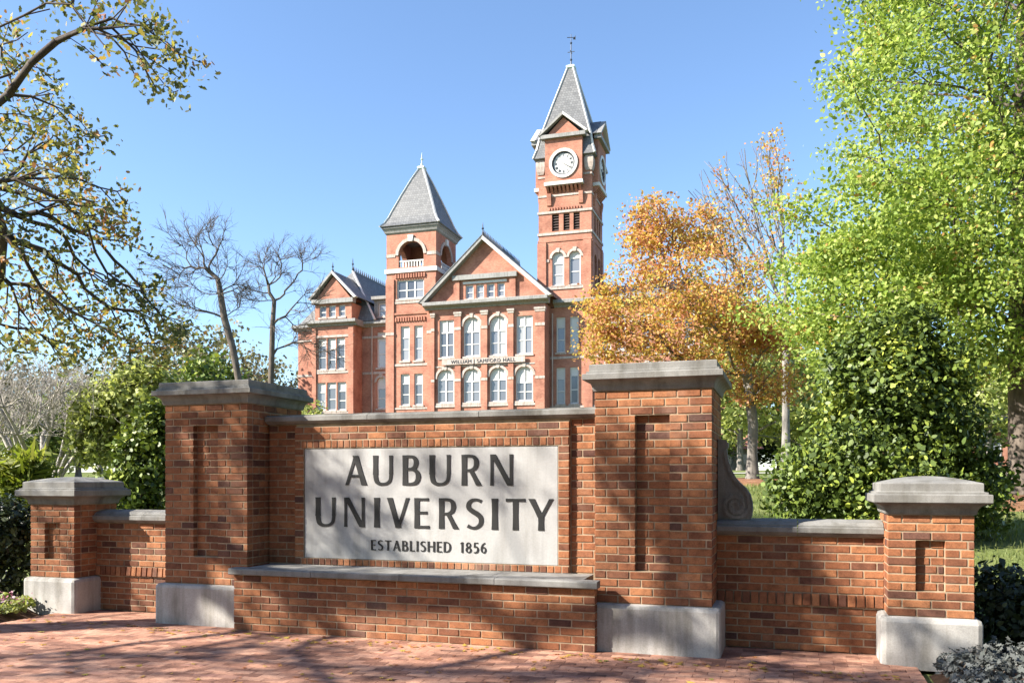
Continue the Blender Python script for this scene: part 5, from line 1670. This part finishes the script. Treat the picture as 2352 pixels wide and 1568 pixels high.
HB().box(-17.8, -15.4, 3.2, 8, 21.8, 22.15).build('dormer_cornice', 'cornice')

# --- main block behind, and the part right of the gabled bay (front plane y = 2)
ym = 2.0
mo = []
for a, b2 in ((4.22, 5.18), (5.68, 6.60)):
    mo += [(a, b2, 14.62, 18.3, False), (a, b2, 9.25, 13.05, False)]
for a in (9.0, 10.5, 13.2, 14.7, 17.4, 18.9):
    mo += [(a, a + 1.0, 14.62, 18.3, False), (a, a + 1.0, 9.25, 13.05, True)]
block('wall', 3.56, 22.0, ym, 20, HZ - 0.3, 19.3, mo)
for o in mo: window(*o[:4], ym, o[4], 0.32, 1)
band(3.56, 22.05, 13.95, 14.2, ym); band(3.56, 22.05, 8.85, 9.05, ym); band(7.9, 22.05, 17.3, 17.55, ym)
HB().box(7.2, 8.1, ym - 0.2, ym + 0.02, HZ - 0.3, 19.2).build('pilaster', 'hall')
eave(4.02, 22.5, ym, 19.3, 20.05, 0.7)
m = HB()
E = [(-9.5, 2.2), (22.5, 1.4), (22.5, 21), (-9.5, 21)]
m.poly([(-8.7, 7.5, 20.1), (3.56, 2.0, 20.08), (22.5, 1.35, 20.08), (16, 11, 23.2), (-8.7, 11, 23.2)])
m.poly([(22.5, 1.35, 20.08), (22.5, 21, 20.08), (16, 11, 23.2)])
m.poly([(22.5, 21, 20.08), (-8.7, 21, 20.08), (-8.7, 11, 23.2), (16, 11, 23.2)])
m.build('roof', 'slate')

# --- clock tower
cx0, cx1 = 2.30, 7.95; cw_ = cx1 - cx0; ccx = (cx0 + cx1) / 2; ccy = ym + cw_ / 2
c_ops = [(3.78, 5.05, 21.6, 25.1, True), (5.60, 6.82, 21.6, 25.1, True), (3.75, 4.50, 27.3, 29.05, False), (4.98, 5.65, 27.3, 29.05, False), (6.05, 6.72, 27.3, 29.05, False)]
for k in range(4):
    m = HB(); wall_face(m, cx0, cx1, 19.4, 36.0, ym, c_ops, 0.3)
    rot4(m, k, ccx, ccy); m.build('tower_wall', 'hall')
HB().box(cx0 + 0.35, cx1 - 0.35, ym + 0.35, ym + cw_ - 0.35, 19.4, 36.0).build('interior', 'dark')
for o in c_ops[:2]: window(*o[:4], ym, True, 0.30, 1)
for k in range(2):
    for o in c_ops[2:]:
        m = HB()
        for i in range(6):
            z = o[2] + 0.1 + i * 0.28
            m.prism([(ym + 0.10, z), (ym + 0.28, z + 0.16), (ym + 0.28, z + 0.20), (ym + 0.10, z + 0.04)], o[0], o[1], 'x')
        rot4(m, k, ccx, ccy); m.build('louvre', 'louvre')
for k in range(4):
    def rb(m, name, mat):
        rot4(m, k, ccx, ccy); return m.build(name, mat)
    for z0_, z1_, pr, mt in ((26.9, 27.15, 0.10, 'hallstone'), (29.15, 29.4, 0.10, 'hallstone'), (24.1, 24.4, 0.07, 'hallstone'), (21.2, 21.5, 0.10, 'hallstone'), (26.2, 26.4, 0.08, 'hall'), (30.9, 31.1, 0.07, 'hallstone'), (32.9, 33.1, 0.07, 'hallstone')):
        if z0_ == 24.1:
            rb(HB().box(cx0 - 0.0005, 3.45, ym - pr, ym + 0.02, z0_, z1_), 'string_course', mt)
            rb(HB().box(7.12, cx1 + pr, ym - pr, ym + 0.02, z0_, z1_), 'string_course', mt)
        else:
            rb(HB().box(cx0 - 0.0005, cx1 + pr, ym - pr, ym + 0.02, z0_, z1_), 'string_course', mt)
    # corner strips
    for a, b2 in ((cx0, cx0 + 0.85), (cx1 - 0.85, cx1)):
        rb(HB().box(a + 0.001, b2, ym - 0.15, ym + 0.015, 19.4, 26.15), 'corner_strip', 'hall')
    # corbelled clock stage
    m = HB()
    for i in range(9):
        x = 3.25 + i * 0.43
        m.prism([(ym + 0.01, 31.2), (ym - 0.1, 31.3), (ym - 0.55, 31.75), (ym - 0.55, 31.9), (ym + 0.01, 31.9)], x, x + 0.24, 'x')
    rb(m, 'corbel_row', 'hall')
    for x in (3.25, 6.65):
        rb(HB().prism([(ym + 0.01, 29.9), (ym - 0.14, 30.0), (ym - 0.3, 30.9), (ym - 0.3, 31.18), (ym + 0.01, 31.18)], x, x + 0.45, 'x'), 'bracket', 'hall')
    m = HB()
    for i in range(12):
        x = 3.4 + i * 0.30
        m.box(x, x + 0.15, ym - 0.13, ym + 0.01, 29.45, 29.75)
    rb(m, 'corbel_row', 'hall')
    rb(HB().box(3.08, 7.18, ym - 0.70, ym + 0.01, 31.9, 32.25), 'clock_sill', 'hallwhite')
    # clock bay wall with a round hole
    m = HB()
    X0, X1, Z0, Z1, yc_ = 3.15, 7.10, 32.25, 36.75, ym - 0.56
    ccxx, ccz, cr = 5.125, 34.1, 1.22
    n = 32
    ring = [(ccxx + cr * math.cos(2 * math.pi * i / n), ccz + cr * math.sin(2 * math.pi * i / n)) for i in range(n)]
    def edge_pt(p):
        dx, dz = p[0] - ccxx, p[1] - ccz
        t1 = (X1 - ccxx) / dx if dx > 1e-9 else ((X0 - ccxx) / dx if dx < -1e-9 else 1e9)
        t2 = (Z1 - ccz) / dz if dz > 1e-9 else ((Z0 - ccz) / dz if dz < -1e-9 else 1e9)
        tt = min(t1, t2)
        return (ccxx + dx * tt, ccz + dz * tt)
    for i in range(n):
        p, q = ring[i], ring[(i + 1) % n]
        ep, eq = edge_pt(p), edge_pt(q)
        pts_ = [p, ep]
        for corner in ((X0, Z0), (X1, Z0), (X1, Z1), (X0, Z1)):
            if abs(ep[0] - eq[0]) > 1e-6 and abs(ep[1] - eq[1]) > 1e-6 and (abs(corner[0] - ep[0]) < 1e-6 or abs(corner[1] - ep[1]) < 1e-6) and (abs(corner[0] - eq[0]) < 1e-6 or abs(corner[1] - eq[1]) < 1e-6):
                pts_.append(corner)
        pts_ += [eq, q]
        m.poly([(a, yc_, b2) for a, b2 in pts_])
        m.poly([(p[0], yc_, p[1]), (q[0], yc_, q[1]), (q[0], yc_ + 0.3, q[1]), (p[0], yc_ + 0.3, p[1])])
    m.poly([(X0, yc_, Z0), (X0, ym + 0.05, Z0), (X0, ym + 0.05, Z1), (X0, yc_, Z1)])
    m.poly([(X1, yc_, Z0), (X1, ym + 0.05, Z0), (X1, ym + 0.05, Z1), (X1, yc_, Z1)])
    rb(m, 'clock_bay', 'hall')
    m = HB()
    for i in range(n):
        a0, a1 = 2 * math.pi * i / n, 2 * math.pi * (i + 1) / n
        q = [(ccxx + rr * math.cos(aa), ccz + rr * math.sin(aa)) for rr, aa in ((1.22, a0), (1.52, a0), (1.52, a1), (1.22, a1))]
        m.prism(q, yc_ - 0.12, yc_ + 0.02, 'y')
    rb(m, 'clock_surround', 'hallwhite')
    face = None
    m = HB().prism([(ccxx + 1.21 * math.cos(2 * math.pi * i / n), ccz + 1.21 * math.sin(2 * math.pi * i / n)) for i in range(n)], yc_ + 0.09, yc_ + 0.17, 'y')
    face = rb(m, 'clock_face', 'hallwhite')
    def fb(m2, name, mat):
        rot4(m2, k, ccx, ccy)
        m2.v = [(a, b2, c - HZ) for a, b2, c in m2.v]
        return MB.build(m2, name, mat, face)
    m = MB()
    for i in range(n):
        a0, a1 = 2 * math.pi * i / n, 2 * math.pi * (i + 1) / n
        q = [(ccxx + rr * math.cos(aa), ccz + rr * math.sin(aa)) for rr, aa in ((1.06, a0), (1.205, a0), (1.205, a1), (1.06, a1))]
        m.prism(q, yc_ + 0.06, yc_ + 0.091, 'y')
    fb(m, 'clock_rim', 'iron')
    for hnum in range(12):
        a0 = math.pi / 2 - hnum * math.pi / 6
        dx, dz = math.cos(a0), math.sin(a0)
        m = MB()
        wn_ = (1, 1, 2, 3, 3, 2, 2, 3, 3, 3, 2, 2)[hnum]
        for j in range(wn_):
            of = (j - (wn_ - 1) / 2) * 0.09
            m.bar((ccxx + dx * 0.72 - dz * of, yc_ + 0.078, ccz + dz * 0.72 + dx * of), (ccxx + dx * 0.98 - dz * of, yc_ + 0.078, ccz + dz * 0.98 + dx * of), 0.05, 0.03)
        fb(m, 'numeral', 'iron')
    for ang, ln_, w_, dd in ((128, 0.62, 0.13, 0.05), (122, 0.95, 0.08, 0.03)):
        a0 = R(90 - ang)
        m = MB().bar((ccxx - 0.18 * math.cos(a0), yc_ + dd, ccz - 0.18 * math.sin(a0)), (ccxx + ln_ * math.cos(a0), yc_ + dd, ccz + ln_ * math.sin(a0)), w_, 0.02)
        fb(m, 'clock_hand', 'iron')
    # gable over the clock
    rb(HB().box(2.75, 7.50, ym - 0.92, ym - 0.2, 36.72, 37.10), 'gable_cornice', 'cornice')
    rb(HB().prism([(3.3, 37.1), (6.95, 37.1), (5.125, 38.85)], yc_, ym + 2.0, 'y'), 'gable_wall', 'hall')
    for s_ in (-1, 1):
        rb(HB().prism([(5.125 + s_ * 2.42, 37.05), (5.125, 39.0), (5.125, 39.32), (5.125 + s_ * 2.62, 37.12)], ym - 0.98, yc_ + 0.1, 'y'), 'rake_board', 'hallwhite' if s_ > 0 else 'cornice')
        rb(HB().prism([(5.125 + s_ * 2.5, 37.07), (5.125, 39.25), (5.125, 39.36), (5.125 + s_ * 2.66, 37.13)], yc_ + 0.105, ym + 2.2, 'y'), 'roof', 'slate')
    # carved corner blocks
    rb(HB().square_lathe(0.32, 0.32, [(0.0, 33.3), (0.1, 33.6), (0.16, 34.1), (0.16, 34.5), (0.05, 34.9)], cx0 + 0.25, ym + 0.25), 'corner_block', 'hallstone')
spire(ccx, ccy, [(2.86, 34.75), (3.30, 34.9), (3.02, 35.8), (2.80, 36.9), (1.62, 41.0), (0.32, 45.4)])
HB().square_lathe(0.34, 0.34, [(0.0, 45.3), (0.12, 45.4), (0.12, 45.6), (-0.1, 45.75)], ccx, ccy).build('roof_cap', 'copper')
vane = HB().lathe([(0.09, 45.7), (0.06, 46.2), (0.14, 46.35), (0.05, 46.5), (0.05, 48.0), (0.13, 48.15), (0.03, 48.3), (0.03, 49.1)], ccx, ccy, 8).build('weathervane', 'iron')
m = MB()
for a, b2 in (((-0.38, 0, 47.2), (0.38, 0, 47.2)), ((0, -0.38, 47.2), (0, 0.38, 47.2)), ((-0.42, -0.12, 48.75), (0.42, 0.12, 48.75))):
    m.bar((ccx + a[0], ccy + a[1], a[2] - HZ), (ccx + b2[0], ccy + b2[1], b2[2] - HZ), 0.055)
m.prism([(ccx + 0.15, 48.62 - HZ), (ccx + 0.45, 48.52 - HZ), (ccx + 0.45, 48.98 - HZ)], ccy + 0.14, ccy + 0.18, 'y')
m.build('vane_arms', 'iron', vane)

# ---------------------------------------------------------------- brick house and kerbed path far to the right
hx_, hy_ = X_(2290, 70), 70.0
hs = thing('brick_house', 'low brick house with a dark roof glimpsed under the maple', 'building', (hx_, hy_, gz(hx_, hy_) - 0.2), R(-10))
m = MB()
m.box(-9, 9, 0, 8, 0, 3.4); m.build('wall', 'hall', hs)
m = MB().prism([(-0.8, 3.4), (8.8, 3.4), (4, 5.8)], -9.6, 9.6, 'x'); m.build('roof', 'iron', hs)
for x in (-7, -4, -1, 2, 5):
    w = MB().box(x, x + 1.3, -0.06, 0.02, 1.0, 2.7).build('window', 'hallwhite', hs)
    MB().box(x + 0.15, x + 1.15, -0.09, -0.05, 1.15, 2.55).build('pane', 'glass', w)
hx2, hy2 = X_(1655, 78), 78.0
h2 = thing('brick_house', 'small red house with white trim glimpsed past the stone scroll', 'building', (hx2, hy2, gz(hx2, hy2) - 0.2), R(5))
MB().box(-3.5, 3.5, 0, 6, 0, 2.2).build('wall', 'cornice', h2)
MB().prism([(-0.6, 2.2), (6.6, 2.2), (3, 4.0)], -3.9, 3.9, 'x').build('roof', 'hall', h2)
for x in (-2.6, 0.2, 2.0):
    w = MB().box(x, x + 0.9, -0.05, 0.02, 0.7, 1.8).build('window', 'cornice', h2)
    MB().box(x + 0.1, x + 0.8, -0.08, -0.04, 0.8, 1.7).build('pane', 'glass', w)
V, F = [], []
n = 60
for i in range(n + 1):
    X = -60 + 140 * i / n
    Yc_ = 31 - 0.25 * X * 0.2
    for dy in (0, 1.8):
        V.append((X, Yc_ + dy, gz(X, Yc_ + dy) + 0.05))
for i in range(n):
    F.append((2 * i, 2 * i + 2, 2 * i + 3, 2 * i + 1))
me = bpy.data.meshes.new('path'); me.from_pydata(V, [], F)
put('path', me, 'concrete', kind='structure')
